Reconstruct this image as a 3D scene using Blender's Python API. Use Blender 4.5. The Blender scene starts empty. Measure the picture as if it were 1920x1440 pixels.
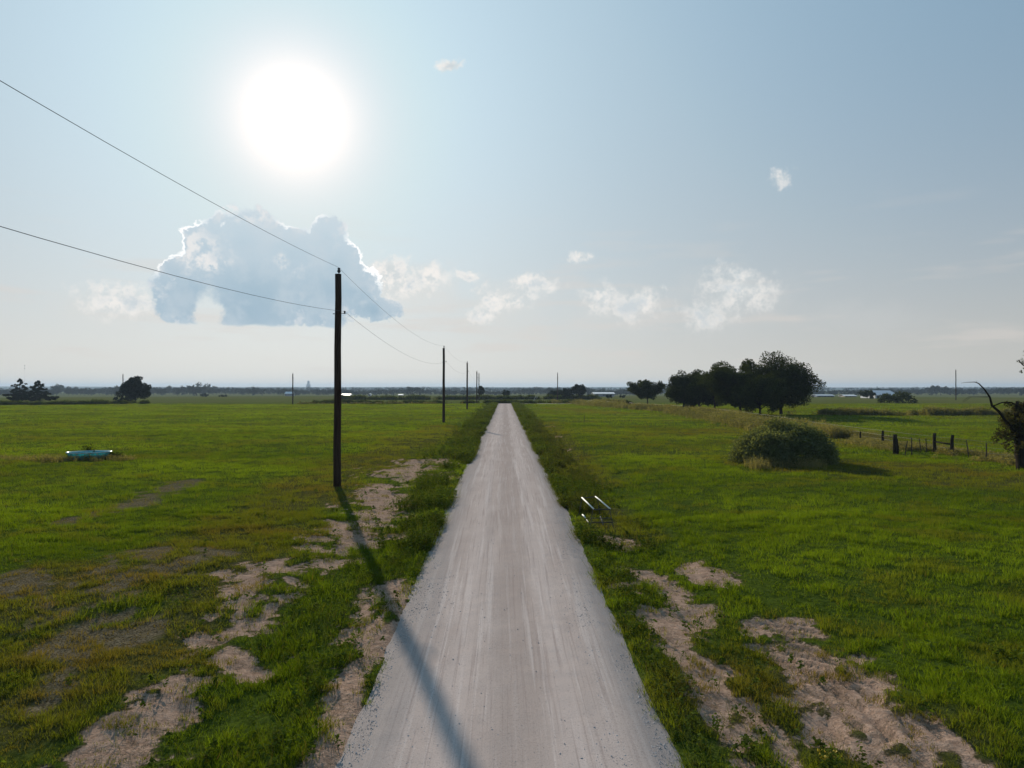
import bpy, math, random
import numpy as np
from mathutils import Vector, Matrix

S = bpy.context.scene
COL = S.collection
R = math.radians

# ------------------------------------------------------------------ camera
CAM_H = 4.5
FPX = 1331.0            # focal length in pixels of the 1920 px wide photograph
HORIZON = 728.0
cam_d = bpy.data.cameras.new('camera')
cam = bpy.data.objects.new('camera', cam_d)
COL.objects.link(cam)
cam_d.sensor_width = 36.0
cam_d.lens = 36.0 * FPX / 1920.0
cam_d.clip_start = 0.1
cam_d.clip_end = 40000
cam.location = (0, 0, CAM_H)
cam.rotation_euler = (R(90) + math.atan((HORIZON - 720) / FPX), 0, 0)
S.camera = cam

# ------------------------------------------------------------------ light
SUN_AZ = -17.0         # degrees from +Y towards +X
SUN_EL = 20.0
SUN_STRENGTH = 4.9
EXPOSURE = 0.0
to_sun = Vector((math.sin(R(SUN_AZ)) * math.cos(R(SUN_EL)), math.cos(R(SUN_AZ)) * math.cos(R(SUN_EL)), math.sin(R(SUN_EL))))
sun_d = bpy.data.lights.new('sun', 'SUN')
sun_d.energy = SUN_STRENGTH
sun_d.angle = R(0.55)
sun_d.color = (1.0, 0.90, 0.76)
sun = bpy.data.objects.new('sun', sun_d)
COL.objects.link(sun)
sun.rotation_euler = to_sun.to_track_quat('Z', 'Y').to_euler()
S.view_settings.view_transform = 'Standard'
S.view_settings.look = 'None'
S.view_settings.gamma = 1
S.view_settings.exposure = EXPOSURE

S.cycles.max_bounces = 6
S.cycles.diffuse_bounces = 3
S.cycles.glossy_bounces = 2
S.cycles.transmission_bounces = 4
S.cycles.volume_bounces = 0
S.cycles.caustics_reflective = False
S.cycles.caustics_refractive = False
S.cycles.use_denoising = True


class NT:
    """small helper for node trees"""
    def __init__(self, tree):
        self.t = tree
        self.n = tree.nodes
        self.l = tree.links

    def node(self, typ, **kw):
        n = self.n.new(typ)
        for k, v in kw.items():
            setattr(n, k, v)
        return n

    def put(self, sock, v):
        if isinstance(v, bpy.types.NodeSocket):
            self.l.new(v, sock)
        elif v is not None:
            if sock.type == 'RGBA' and hasattr(v, '__len__') and len(v) == 3:
                v = (*v, 1)
            sock.default_value = v

    def m(self, op, a, b=None, c=None, clamp=False):
        n = self.node('ShaderNodeMath', operation=op, use_clamp=clamp)
        for i, v in enumerate((a, b, c)):
            if v is not None:
                self.put(n.inputs[i], v)
        return n.outputs[0]

    def v(self, op, a, b=None, c=None):
        n = self.node('ShaderNodeVectorMath', operation=op)
        for i, x in enumerate((a, b, c)):
            if x is not None:
                self.put(n.inputs[i], x)
        return n.outputs['Value'] if op in ('LENGTH', 'DOT_PRODUCT', 'DISTANCE') else n.outputs[0]

    def sstep(self, lo, hi, x):
        n = self.node('ShaderNodeMapRange', interpolation_type='SMOOTHSTEP')
        self.put(n.inputs['Value'], x)
        n.inputs['From Min'].default_value = lo
        n.inputs['From Max'].default_value = hi
        return n.outputs[0]

    def mix(self, f, a, b, blend='MIX'):
        n = self.node('ShaderNodeMix', data_type='RGBA', blend_type=blend)
        self.put(n.inputs[0], f)
        self.put(n.inputs[6], a)
        self.put(n.inputs[7], b)
        return n.outputs[2]

    def noise(self, vec, scale, detail=4, rough=0.55, out=0, dist=0.0):
        n = self.node('ShaderNodeTexNoise')
        if vec is not None:
            self.put(n.inputs['Vector'], vec)
        n.inputs['Scale'].default_value = scale
        n.inputs['Detail'].default_value = detail
        n.inputs['Roughness'].default_value = rough
        n.inputs['Distortion'].default_value = dist
        return n.outputs[out]

    def attr(self, name):
        n = self.node('ShaderNodeAttribute', attribute_name=name)
        return n.outputs['Fac']


def srgb(r, g, b):
    f = lambda c: (c / 255 / 12.92) if c / 255 <= 0.04045 else ((c / 255 + 0.055) / 1.055) ** 2.4
    return (f(r), f(g), f(b))


def disp(r, g, b):
    """radiance that shows as this display colour at the scene's exposure"""
    k = 2 ** -EXPOSURE
    return tuple(c * k for c in srgb(r, g, b))


# ------------------------------------------------------------------ sky
def build_world():
    w = bpy.data.worlds.new('World')
    S.world = w
    w.use_nodes = True
    t = NT(w.node_tree)
    t.n.clear()
    out = t.node('ShaderNodeOutputWorld')
    bg = t.node('ShaderNodeBackground')
    t.l.new(bg.outputs[0], out.inputs['Surface'])
    sky = t.node('ShaderNodeTexSky', sky_type='NISHITA')
    sky.sun_disc = False
    sky.sun_elevation = R(SUN_EL)
    sky.sun_rotation = R(SUN_AZ)
    sky.air_density = 1.0
    sky.dust_density = 1.6
    sky.ozone_density = 1.5
    STR = 0.1
    bg.inputs['Strength'].default_value = STR
    K = 1.0 / STR
    tc = t.node('ShaderNodeTexCoord')
    d = tc.outputs['Generated']
    sep = t.node('ShaderNodeSeparateXYZ')
    t.l.new(d, sep.inputs[0])
    x, y, z = sep.outputs
    az = t.m('ARCTAN2', x, y)
    el = t.m('ARCSINE', z)
    ca = t.v('DOT_PRODUCT', d, tuple(to_sun))
    th = t.m('ARCCOSINE', t.m('MINIMUM', ca, 0.999999))         # angle from the sun, radians
    thd = t.m('MULTIPLY', th, 180 / math.pi)
    eld = t.m('MULTIPLY', el, 180 / math.pi)

    def col(c, k=1.0):
        return tuple(v * K * k for v in disp(*c))
    # clear air: the physical sky, whitened by summer haze
    base = sky.outputs[0]
    hz = t.m('POWER', 2.718, t.m('MULTIPLY', t.m('MAXIMUM', eld, 0.0), -1 / 10.5))
    side = t.m('POWER', 2.718, t.m('MULTIPLY', thd, -1 / 34.0))
    base = t.v('MINIMUM', base, (0.6 * K, 0.6 * K, 0.6 * K))
    ex = t.m('POWER', 2.718, t.m('MULTIPLY', thd, -1 / 27.0))
    exv = t.node('ShaderNodeCombineXYZ')
    t.l.new(ex, exv.inputs[0])
    t.l.new(t.m('SMOOTH_MIN', ex, 0.71, 0.1), exv.inputs[1])
    t.l.new(t.m('SMOOTH_MIN', ex, 0.64, 0.1), exv.inputs[2])
    milky = t.v('MULTIPLY_ADD', exv.outputs[0], (0.73 * K, 0.83 * K, 0.80 * K), (0.09 * K, 0.225 * K, 0.375 * K))
    base = t.mix(0.92, base, milky)
    hcol = t.mix(t.m('MULTIPLY', side, 1.6, clamp=True), col((194, 185, 170)), col((246, 238, 224)))
    base = t.mix(t.m('MULTIPLY', hz, 0.95), base, hcol)
    # faint bands of haze low over the horizon
    bandv = t.v('MULTIPLY', d, (4.0, 4.0, 30.0))
    bn = t.noise(bandv, 1.6, 3, 0.5)
    band = t.m('MULTIPLY', t.sstep(0.5, 0.72, bn), t.m('MULTIPLY', t.sstep(16, 4, eld), t.sstep(0.3, 2.5, eld)))
    base = t.mix(t.m('MULTIPLY', band, 0.45), base, col((222, 213, 205)))
    # ------- clouds
    wn = t.noise(d, 21, 8, 0.66, out=1)
    wv = t.v('MULTIPLY', t.v('SUBTRACT', wn, (0.5, 0.5, 0.5)), (0.055, 0.045, 0.0))
    ae = t.node('ShaderNodeCombineXYZ')
    t.l.new(az, ae.inputs[0]); t.l.new(el, ae.inputs[1])
    p = t.v('ADD', ae.outputs[0], wv)
    fine = t.noise(d, 60, 6, 0.65)
    med = t.noise(d, 24, 5, 0.6)

    def ang(px, py):
        a = math.atan((px - 960) / FPX)
        return a, math.atan((HORIZON - py) / FPX * math.cos(a))

    def union(blobs, k=0.25):
        acc = None
        for (px, py, rx, ry) in blobs:
            a, e = ang(px, py)
            ia, ie = FPX / rx / math.cos(a), FPX / ry / math.cos(a)
            L = t.v('LENGTH', t.v('MULTIPLY_ADD', p, (ia, ie, 0), (-a * ia, -e * ie, 0)))
            if acc is None:
                acc = L
            else:
                acc = t.m('SMOOTH_MIN', acc, L, k)
        return t.m('SUBTRACT', 1.0, acc)

    # pale distant clouds, lit through
    far = union([(230, 565, 95, 42), (730, 520, 80, 50), (800, 522, 55, 36), (880, 520, 34, 15),
                 (918, 562, 36, 36), (900, 590, 26, 22), (1005, 530, 62, 22), (965, 560, 50, 24),
                 (1130, 560, 48, 36), (1190, 575, 66, 42), (1385, 545, 90, 56), (1395, 515, 50, 28),
                 (1320, 590, 60, 40), (1250, 540, 12, 8), (1470, 328, 30, 22), (845, 118, 30, 15), (1083, 485, 24, 17),
                 (650, 560, 70, 50)])
    ff = t.m('ADD', far, t.m('MULTIPLY', t.m('SUBTRACT', fine, 0.5), 1.7))
    bank = union([(770, 545, 130, 62), (960, 570, 120, 60), (1160, 590, 130, 62), (1375, 570, 130, 82), (220, 585, 120, 50), (1640, 600, 120, 40)], 0.35)
    bk = t.m('ADD', bank, t.m('MULTIPLY', t.m('SUBTRACT', med, 0.5), 1.3))
    bkm = t.m('MULTIPLY', t.m('MULTIPLY', t.sstep(-0.15, 0.95, bk), t.sstep(0.5, 6.0, eld)), t.m('MULTIPLY', side, 1.1, clamp=True))
    base = t.mix(t.m('MULTIPLY', bkm, 0.75), base, t.mix(t.m('MULTIPLY', side, 1.4, clamp=True), col((200, 203, 203)), col((228, 225, 219))))
    fmask = t.m('MULTIPLY', t.sstep(0.0, 0.85, ff), t.sstep(0.5, 7.0, eld))
    lit = t.sstep(0.36, 0.56, fine)
    fcol = t.mix(lit, col((212, 218, 219)), col((246, 242, 237)))
    core = t.mix(t.m('MULTIPLY', t.m('MULTIPLY', t.sstep(0.45, 0.95, ff), t.sstep(0.55, 0.4, med)), 0.8), fcol, col((196, 208, 215)))
    fade = t.m('MULTIPLY', fmask, t.m('ADD', 0.42, t.m('MULTIPLY', side, 0.9)), clamp=True)
    base = t.mix(fade, base, core)
    # the big backlit cumulus under the sun
    big = union([(470, 540, 165, 92), (462, 445, 72, 60), (398, 450, 50, 46), (611, 447, 40, 60), (634, 492, 50, 62), (658, 540, 54, 58), (545, 476, 92, 50),
                 (608, 535, 88, 92), (350, 555, 70, 66), (440, 575, 150, 60), (700, 580, 56, 26), (335, 500, 34, 26)], 0.17)
    bf = t.m('ADD', big, t.m('MULTIPLY', t.m('SUBTRACT', med, 0.5), 0.85))
    bf = t.m('ADD', bf, t.m('MULTIPLY', t.m('SUBTRACT', fine, 0.5), 0.5))
    a0, e_base = ang(440, 611)
    flat = t.sstep(e_base - 0.001, e_base + 0.004, t.m('ADD', el, t.m('MULTIPLY', t.m('SUBTRACT', med, 0.5), 0.012)))
    # hollow at the foot where the bright air shows through
    an, en = ang(388, 590)
    hol = t.v('LENGTH', t.v('MULTIPLY_ADD', p, (FPX / 24, FPX / 36, 0), (-an * FPX / 24, -en * FPX / 36, 0)))
    bmask = t.m('MULTIPLY', t.m('MULTIPLY', t.sstep(0.02, 0.18, bf), flat), t.sstep(0.7, 1.3, hol))
    body = t.mix(t.sstep(e_base, e_base + 0.15, el), col((154, 181, 199)), col((196, 213, 223)))
    body = t.mix(t.m('MULTIPLY', t.sstep(0.42, 0.68, med), 0.55), body, col((200, 212, 220)))
    near = t.m('POWER', 2.718, t.m('MULTIPLY', thd, -1 / 11.0))
    body = t.mix(t.m('MULTIPLY', t.sstep(1.0, 0.1, bf), 0.3), body, col((206, 218, 226)))
    rn = t.noise(d, 11, 2, 0.5)
    rim = t.m('MULTIPLY', t.m('MULTIPLY', t.sstep(0.05, 0.10, bf), t.sstep(0.26, 0.12, bf)), t.sstep(0.34, 0.56, rn))
    rim = t.m('MULTIPLY', rim, t.m('MULTIPLY', t.sstep(e_base + 0.035, e_base + 0.075, el), t.m('MULTIPLY', near, 3.0, clamp=True)), clamp=True)
    puff = t.m('MULTIPLY', t.sstep(0.75, 0.10, bf), t.sstep(0.48, 0.62, fine))
    body = t.mix(t.m('MULTIPLY', puff, 0.7), body, col((226, 228, 230)))
    for (qx, qy, qa, qb, kk) in ((372, 470, 44, 46, 0.85), (530, 490, 22, 18, 0.6), (400, 497, 34, 16, 0.7), (470, 405, 60, 16, 0.5)):
        aa, eb = ang(qx, qy)
        LL = t.v('LENGTH', t.v('MULTIPLY_ADD', p, (FPX / qa, FPX / qb, 0), (-aa * FPX / qa, -eb * FPX / qb, 0)))
        w_ = t.m('MULTIPLY', t.m('MULTIPLY', t.sstep(1.1, 0.3, LL), t.sstep(0.40, 0.58, fine)), kk)
        body = t.mix(w_, body, col((240, 238, 236)))
    body = t.mix(rim, body, col((255, 253, 250), 1.25))
    base = t.mix(t.m('MULTIPLY', bmask, 0.97), base, body)
    # aureole of the sun
    g = t.m('MULTIPLY', t.m('POWER', 2.718, t.m('MULTIPLY', t.m('POWER', t.m('DIVIDE', thd, 3.2), 1.5), -1.0)), 0.97 * K)
    glow = t.v('SCALE', (1.0, 0.72, 0.52))
    sc = glow.node
    t.put(sc.inputs['Scale'], g)
    base = t.v('ADD', base, glow)
    t.l.new(base, bg.inputs['Color'])


build_world()

# ------------------------------------------------------------------ noise in numpy
def _hash(ix, iy, seed):
    h = (ix.astype(np.int64) * 374761393 + iy.astype(np.int64) * 668265263 + seed * 974634777) & 0xffffffff
    h = ((h ^ (h >> 13)) * 1274126177) & 0xffffffff
    h = h ^ (h >> 16)
    return (h & 0xffffff) / float(0xffffff)


def vnoise(x, y, seed=0):
    x = np.asarray(x, float); y = np.asarray(y, float)
    ix = np.floor(x); iy = np.floor(y)
    fx = x - ix; fy = y - iy
    fx = fx * fx * fx * (fx * (fx * 6 - 15) + 10)
    fy = fy * fy * fy * (fy * (fy * 6 - 15) + 10)
    a = _hash(ix, iy, seed); b = _hash(ix + 1, iy, seed)
    c = _hash(ix, iy + 1, seed); e = _hash(ix + 1, iy + 1, seed)
    return (a * (1 - fx) + b * fx) * (1 - fy) + (c * (1 - fx) + e * fx) * fy


def fbm(x, y, seed=0, octs=4, gain=0.5):
    s = 0; a = 1; tot = 0
    ca, sa = math.cos(0.6), math.sin(0.6)
    x = np.asarray(x, float); y = np.asarray(y, float)
    for o in range(octs):
        s = s + a * vnoise(x, y, seed + o * 17)
        tot += a
        a *= gain
        x, y = 2.03 * (x * ca - y * sa), 2.03 * (x * sa + y * ca)
    return s / tot


def sst(lo, hi, x):
    t = np.clip((np.asarray(x, float) - lo) / (hi - lo), 0, 1)
    return t * t * (3 - 2 * t)


# ------------------------------------------------------------------ terrain
def road_x(y):
    return 0.07 - 0.0105 * np.asarray(y, float)


def road_w(y):
    return 0.895 + 0.105 * sst(8, 35, y)


def far_z(x, y):
    r = np.hypot(x, y)
    z = -4.3 * sst(300, 950, r)
    ridge = 8 + 17 * fbm(np.asarray(x) / 1500.0, np.asarray(y) / 3000.0, 5, 3)
    return z + ridge * sst(2600, 6200, r)


def gpoint(px, py):
    """the point of the ground that this pixel of the photograph shows"""
    ds = np.geomspace(6, 5000, 4000)
    xs = (px - 960) / FPX * ds
    yy = HORIZON + (CAM_H - far_z(xs, ds)) / ds * FPX
    i = int(np.argmax(yy <= py)) if (yy <= py).any() else 3999
    d = ds[i]
    return (px - 960) / FPX * d, d


def flatp(px, py):
    d = CAM_H * FPX / (py - HORIZON)
    return (px - 960) / FPX * d, d


def capsule(x, y, pts, w):
    """1 on the line, 0 at w metres from it"""
    P = [flatp(*p) for p in pts]
    best = np.full(np.shape(x), 1e9)
    if len(P) == 1:
        P = P * 2
    for (x0, y0), (x1, y1) in zip(P[:-1], P[1:]):
        dx, dy = x1 - x0, y1 - y0
        L2 = dx * dx + dy * dy + 1e-9
        t = np.clip(((x - x0) * dx + (y - y0) * dy) / L2, 0, 1)
        best = np.minimum(best, np.hypot(x - x0 - t * dx, y - y0 - t * dy))
    return 1 - best / w


BARE = [
    ([(815, 858), (770, 872), (735, 890)], 2.1), ([(722, 905), (700, 950), (680, 985), (655, 1005)], 1.7),
    ([(640, 1015), (605, 1050)], 1.0), ([(610, 1048), (560, 1062), (480, 1070)], 0.8),
    ([(470, 1080), (450, 1150), (430, 1225)], 0.8), ([(545, 1090), (500, 1150), (450, 1190)], 0.4),
    ([(745, 1095), (700, 1130), (690, 1185)], 0.9), ([(690, 1200), (660, 1265), (640, 1290)], 0.5),
    ([(640, 1320), (610, 1400), (540, 1432)], 0.55), ([(440, 1250), (330, 1290), (270, 1345), (205, 1405)], 0.6),
    ([(815, 882), (850, 893)], 1.3), ([(770, 962), (790, 965)], 0.5), ([(650, 1420), (560, 1440)], 0.5),
    ([(1140, 1000), (1172, 1030)], 0.5), ([(1190, 1065), (1225, 1090)], 0.6), ([(1290, 1056), (1345, 1085)], 0.55), ([(1180, 1095), (1215, 1100)], 0.5),
    ([(1255, 1105), (1300, 1140), (1250, 1150)], 0.75), ([(1245, 1150), (1310, 1250), (1370, 1320)], 0.65),
    ([(1410, 1155), (1500, 1165), (1545, 1185)], 0.75), ([(1440, 1205), (1540, 1218), (1590, 1262)], 0.95),
    ([(1400, 1190), (1440, 1200)], 0.5), ([(1480, 1240), (1560, 1280)], 0.6),
    ([(1545, 1290), (1640, 1340), (1770, 1420)], 0.85), ([(1560, 1370), (1660, 1400), (1720, 1450)], 0.9),
    ([(1375, 1320), (1430, 1430)], 0.45), ([(1280, 1230), (1340, 1330)], 0.4), ([(1780, 1425), (1830, 1450)], 0.8),
    ([(1028, 797), (1034, 799)], 0.6), ([(1043, 816), (1053, 819)], 0.5), ([(1060, 838), (1068, 842)], 0.4),
    ([(970, 764), (990, 766)], 1.2),
]
THATCH = [
    ([(255, 1035), (225, 1110), (205, 1200)], 1.3), ([(120, 1130), (110, 1230)], 1.0), ([(5, 1070), (45, 1130)], 1.3),
    ([(345, 905), (250, 950), (130, 985)], 1.2), ([(420, 1035), (330, 1075)], 0.9), ([(90, 1300), (160, 1230)], 0.7),
    ([(370, 1050), (400, 1040)], 0.5),
]
DRY = [
    ([(330, 1090), (430, 1010), (560, 930), (700, 860), (830, 800)], 3.2), ([(0, 1150), (200, 1090), (350, 1060)], 3.5),
    ([(1100, 900), (1075, 860), (1050, 830), (1020, 790)], 2.2), ([(1180, 1000), (1110, 940)], 1.5),
    ([(1600, 880), (1720, 885), (1920, 905)], 6.0), ([(60, 1330), (300, 1200), (420, 1110)], 1.6), ([(0, 1250), (120, 1200)], 1.5), ([(1330, 810), (1450, 800), (1560, 830)], 8.0),
    ([(0, 872), (120, 866), (210, 862)], 1.8), ([(1390, 870), (1480, 885)], 1.5),
    ([(1040, 765), (1150, 775)], 6.0), ([(1300, 1300), (1500, 1300), (1700, 1400)], 2.0), ([(640, 905), (560, 900)], 2.0),
]


def masks(x, y):
    """bare soil, dead thatch and dry grass, 0..1 at ground points"""
    x = np.asarray(x, float); y = np.asarray(y, float)
    b = np.full(x.shape, -9.0); th = np.full(x.shape, -9.0); dr = np.full(x.shape, -9.0)
    near = (y > 5) & (y < 240) & (np.abs(x) < 90)
    xn, yn = x[near], y[near]
    wx = xn + 0.9 * (fbm(xn / 0.9, yn / 0.9, 21, 4) - 0.5)
    wy = yn + 1.3 * (fbm(xn / 0.9, yn / 1.1, 22, 4) - 0.5)
    bb = b[near]; tt = th[near]; dd = dr[near]
    for pts, w in BARE:
        bb = np.maximum(bb, capsule(wx, wy, pts, w * 0.85))
    for pts, w in THATCH:
        tt = np.maximum(tt, capsule(wx, wy, pts, w * 0.8))
    for pts, w in DRY:
        dd = np.maximum(dd, capsule(wx, wy, pts, w))
    n = fbm(xn / 0.35, yn / 0.5, 31, 4)
    n1m = fbm(xn / 0.8, yn / 1.1, 37, 3)
    n2 = fbm(xn / 1.6, yn / 1.6, 33, 3)
    n5 = fbm(xn / 0.13, yn / 0.16, 35, 2)
    b[near] = np.minimum(bb, 0.75) + 1.9 * (n - 0.56) + 1.0 * (n2 - 0.5) + 0.7 * (n5 - 0.5) + 1.0 * (n1m - 0.55)
    th[near] = np.minimum(tt, 0.6) + 1.5 * (n - 0.58) + 1.0 * (n2 - 0.5)
    dr[near] = dd + 0.8 * (n2 - 0.5)
    far = fbm(x / 14, y / 9, 41, 4)
    return sst(-0.2, 0.55, b), sst(0.15, 0.6, th), np.clip(sst(-0.05, 0.75, dr) + 0.45 * sst(0.52, 0.72, far) * sst(20, 60, y), 0, 1)


def ground_z(x, y):
    x = np.asarray(x, float); y = np.asarray(y, float)
    z = far_z(x, y)
    dx = np.abs(x - road_x(y)) / road_w(y)
    amp = sst(2.6, 6.0, dx)
    fade = 1 - 0.6 * sst(150, 400, y)
    z = z + fade * amp * (0.34 * (fbm(x / 22, y / 16, 1, 3) - 0.5) + 0.20 * (fbm(x / 5, y / 3.5, 2, 3) - 0.5))
    z = z + 0.09 * (fbm(x / 1.1, y / 0.9, 3, 3) - 0.5) * sst(1.9, 2.6, dx) * (1 - sst(60, 140, y))
    z = z - 0.14 * np.exp(-((dx - 4.3) / 1.3) ** 2) * (y < 260)
    road = (1 - sst(1.9 + 0.3 * (fbm(x / 0.8, y / 1.4, 8, 3) - 0.4), 2.7, dx)) * (y < 210)
    z = z - 0.16 * road - 0.02
    return z


def tyre(x, y, b):
    """ruts pressed into the bare soil beside the road"""
    cx, cy = flatp(1300, 1330)
    r = np.hypot(x - cx, y - cy)
    seg = (x > 4.3) & (x < 8.8) & (y > 9.2) & (y < 14)
    w = np.abs((r / 0.31) % 1.0 - 0.5) * 2
    return np.where(seg, -0.085 * sst(0.5, 0.85, w) * b * sst(0.36, 0.5, fbm(x / 2.0, y / 2.0, 61, 2)), 0)


# ------------------------------------------------------------------ mesh helpers
def np_mesh(name, V, faces_list, mats=(), attrs=None, smooth=False, mat_idx=None):
    me = bpy.data.meshes.new(name)
    V = np.ascontiguousarray(V, np.float32)
    me.vertices.add(len(V))
    me.vertices.foreach_set('co', V.ravel())
    loops, starts, tot = [], [], 0
    for F in faces_list:
        F = np.asarray(F, np.int32)
        if F.size == 0:
            continue
        k = F.shape[1]
        loops.append(F.ravel())
        starts.append(tot + np.arange(len(F), dtype=np.int32) * k)
        tot += F.size
    loops = np.concatenate(loops); starts = np.concatenate(starts)
    me.loops.add(len(loops))
    me.loops.foreach_set('vertex_index', loops)
    me.polygons.add(len(starts))
    me.polygons.foreach_set('loop_start', starts)
    if mat_idx is not None:
        me.polygons.foreach_set('material_index', np.asarray(mat_idx, np.int32))
    me.polygons.foreach_set('use_smooth', np.full(len(starts), smooth, bool))
    me.update(calc_edges=True)
    for k, a in (attrs or {}).items():
        at = me.attributes.new(k, 'FLOAT', 'POINT')
        at.data.foreach_set('value', np.ascontiguousarray(a, np.float32))
    for m in mats:
        me.materials.append(m)
    return me


def link(name, me, parent=None, loc=None, kind=None):
    o = bpy.data.objects.new(name, me)
    COL.objects.link(o)
    if parent:
        o.parent = parent
    if loc is not None:
        o.location = loc
    if kind:
        o['kind'] = kind
    return o


def tag(o, label, cat, group=None, kind=None):
    o['label'] = label
    o['category'] = cat
    if group:
        o['group'] = group
    if kind:
        o['kind'] = kind
    return o


def empty(name, loc=(0, 0, 0), rz=0):
    o = bpy.data.objects.new(name, None)
    o.empty_display_size = 0.3
    COL.objects.link(o)
    o.location = loc
    o.rotation_euler = (0, 0, rz)
    return o


class MB:
    """collects tubes, boxes and sheets into one mesh"""
    def __init__(self):
        self.V = []; self.T = []; self.Q = []; self.n = 0

    def add(self, V, Q=(), T=()):
        V = np.asarray(V, float)
        if len(Q): self.Q.append(np.asarray(Q, int) + self.n)
        if len(T): self.T.append(np.asarray(T, int) + self.n)
        self.V.append(V)
        self.n += len(V)

    def tube(self, pts, rad, k=8, cap=True, wob=0.0, seed=0):
        pts = [Vector(p) for p in pts]
        rad = list(rad) if hasattr(rad, '__len__') else [rad] * len(pts)
        rng = random.Random(seed)
        V = []; prev = None
        for i, p in enumerate(pts):
            tdir = (pts[min(i + 1, len(pts) - 1)] - pts[max(i - 1, 0)]).normalized()
            if prev is None:
                prev = Vector((1, 0, 0)) if abs(tdir.x) < 0.9 else Vector((0, 1, 0))
            u = (prev - tdir * prev.dot(tdir)).normalized()
            w = tdir.cross(u)
            prev = u
            for j in range(k):
                a = 2 * math.pi * j / k
                rr = rad[i] * (1 + wob * (rng.random() - 0.5))
                V.append(p + (u * math.cos(a) + w * math.sin(a)) * rr)
        Q = []
        for i in range(len(pts) - 1):
            for j in range(k):
                Q.append((i * k + j, i * k + (j + 1) % k, (i + 1) * k + (j + 1) % k, (i + 1) * k + j))
        T = []
        if cap:
            b = len(V); V.append(pts[0]); V.append(pts[-1])
            e = (len(pts) - 1) * k
            for j in range(k):
                T.append((b, (j + 1) % k, j))
                T.append((b + 1, e + j, e + (j + 1) % k))
        self.add([tuple(v) for v in V], Q, T)
        return self

    def box(self, x0, x1, y0, y1, z0, z1):
        V = [(x, y, z) for z in (z0, z1) for y in (y0, y1) for x in (x0, x1)]
        self.add(V, [(0, 2, 3, 1), (4, 5, 7, 6), (0, 1, 5, 4), (2, 6, 7, 3), (0, 4, 6, 2), (1, 3, 7, 5)])
        return self

    def prism(self, poly, axis_y0, axis_y1):
        """outline in x,z pushed along y"""
        n = len(poly)
        V = [(x, axis_y0, z) for x, z in poly] + [(x, axis_y1, z) for x, z in poly]
        Q = [(i, (i + 1) % n, (i + 1) % n + n, i + n) for i in range(n)]
        T = []
        for i in range(1, n - 1):
            T.append((0, i + 1, i)); T.append((n, n + i, n + i + 1))
        self.add(V, Q, T)
        return self

    def lathe(self, prof, k=24, sx=1.0, sy=1.0, c=(0, 0, 0)):
        V = []
        for r, z in prof:
            for j in range(k):
                a = 2 * math.pi * j / k
                V.append((c[0] + r * sx * math.cos(a), c[1] + r * sy * math.sin(a), c[2] + z))
        Q = []
        for i in range(len(prof) - 1):
            for j in range(k):
                Q.append((i * k + j, i * k + (j + 1) % k, (i + 1) * k + (j + 1) % k, (i + 1) * k + j))
        self.add(V, Q)
        return self

    def mesh(self, name, mat, smooth=False):
        fl = []
        if self.Q: fl.append(np.concatenate(self.Q))
        if self.T: fl.append(np.concatenate(self.T))
        return np_mesh(name, np.concatenate(self.V), fl, [mat] if mat else [], smooth=smooth)

    def build(self, name, mat, parent=None, smooth=False):
        return link(name, self.mesh(name, mat, smooth), parent)


# ------------------------------------------------------------------ materials
def new_mat(name):
    m = bpy.data.materials.new(name)
    m.use_nodes = True
    t = NT(m.node_tree)
    t.n.clear()
    out = t.node('ShaderNodeOutputMaterial')
    return m, t, out


def principled(t, out, color, rough=0.8, bump=None, bstr=0.3, bdist=0.02, spec=0.3, metal=0.0):
    b = t.node('ShaderNodeBsdfPrincipled')
    t.put(b.inputs['Base Color'], color)
    t.put(b.inputs['Roughness'], rough)
    t.put(b.inputs['Specular IOR Level'], spec)
    t.put(b.inputs['Metallic'], metal)
    if bump is not None:
        bn = t.node('ShaderNodeBump')
        bn.inputs['Strength'].default_value = bstr
        bn.inputs['Distance'].default_value = bdist
        t.put(bn.inputs['Height'], bump)
        t.l.new(bn.outputs[0], b.inputs['Normal'])
    t.l.new(b.outputs[0], out.inputs['Surface'])
    return b


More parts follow.
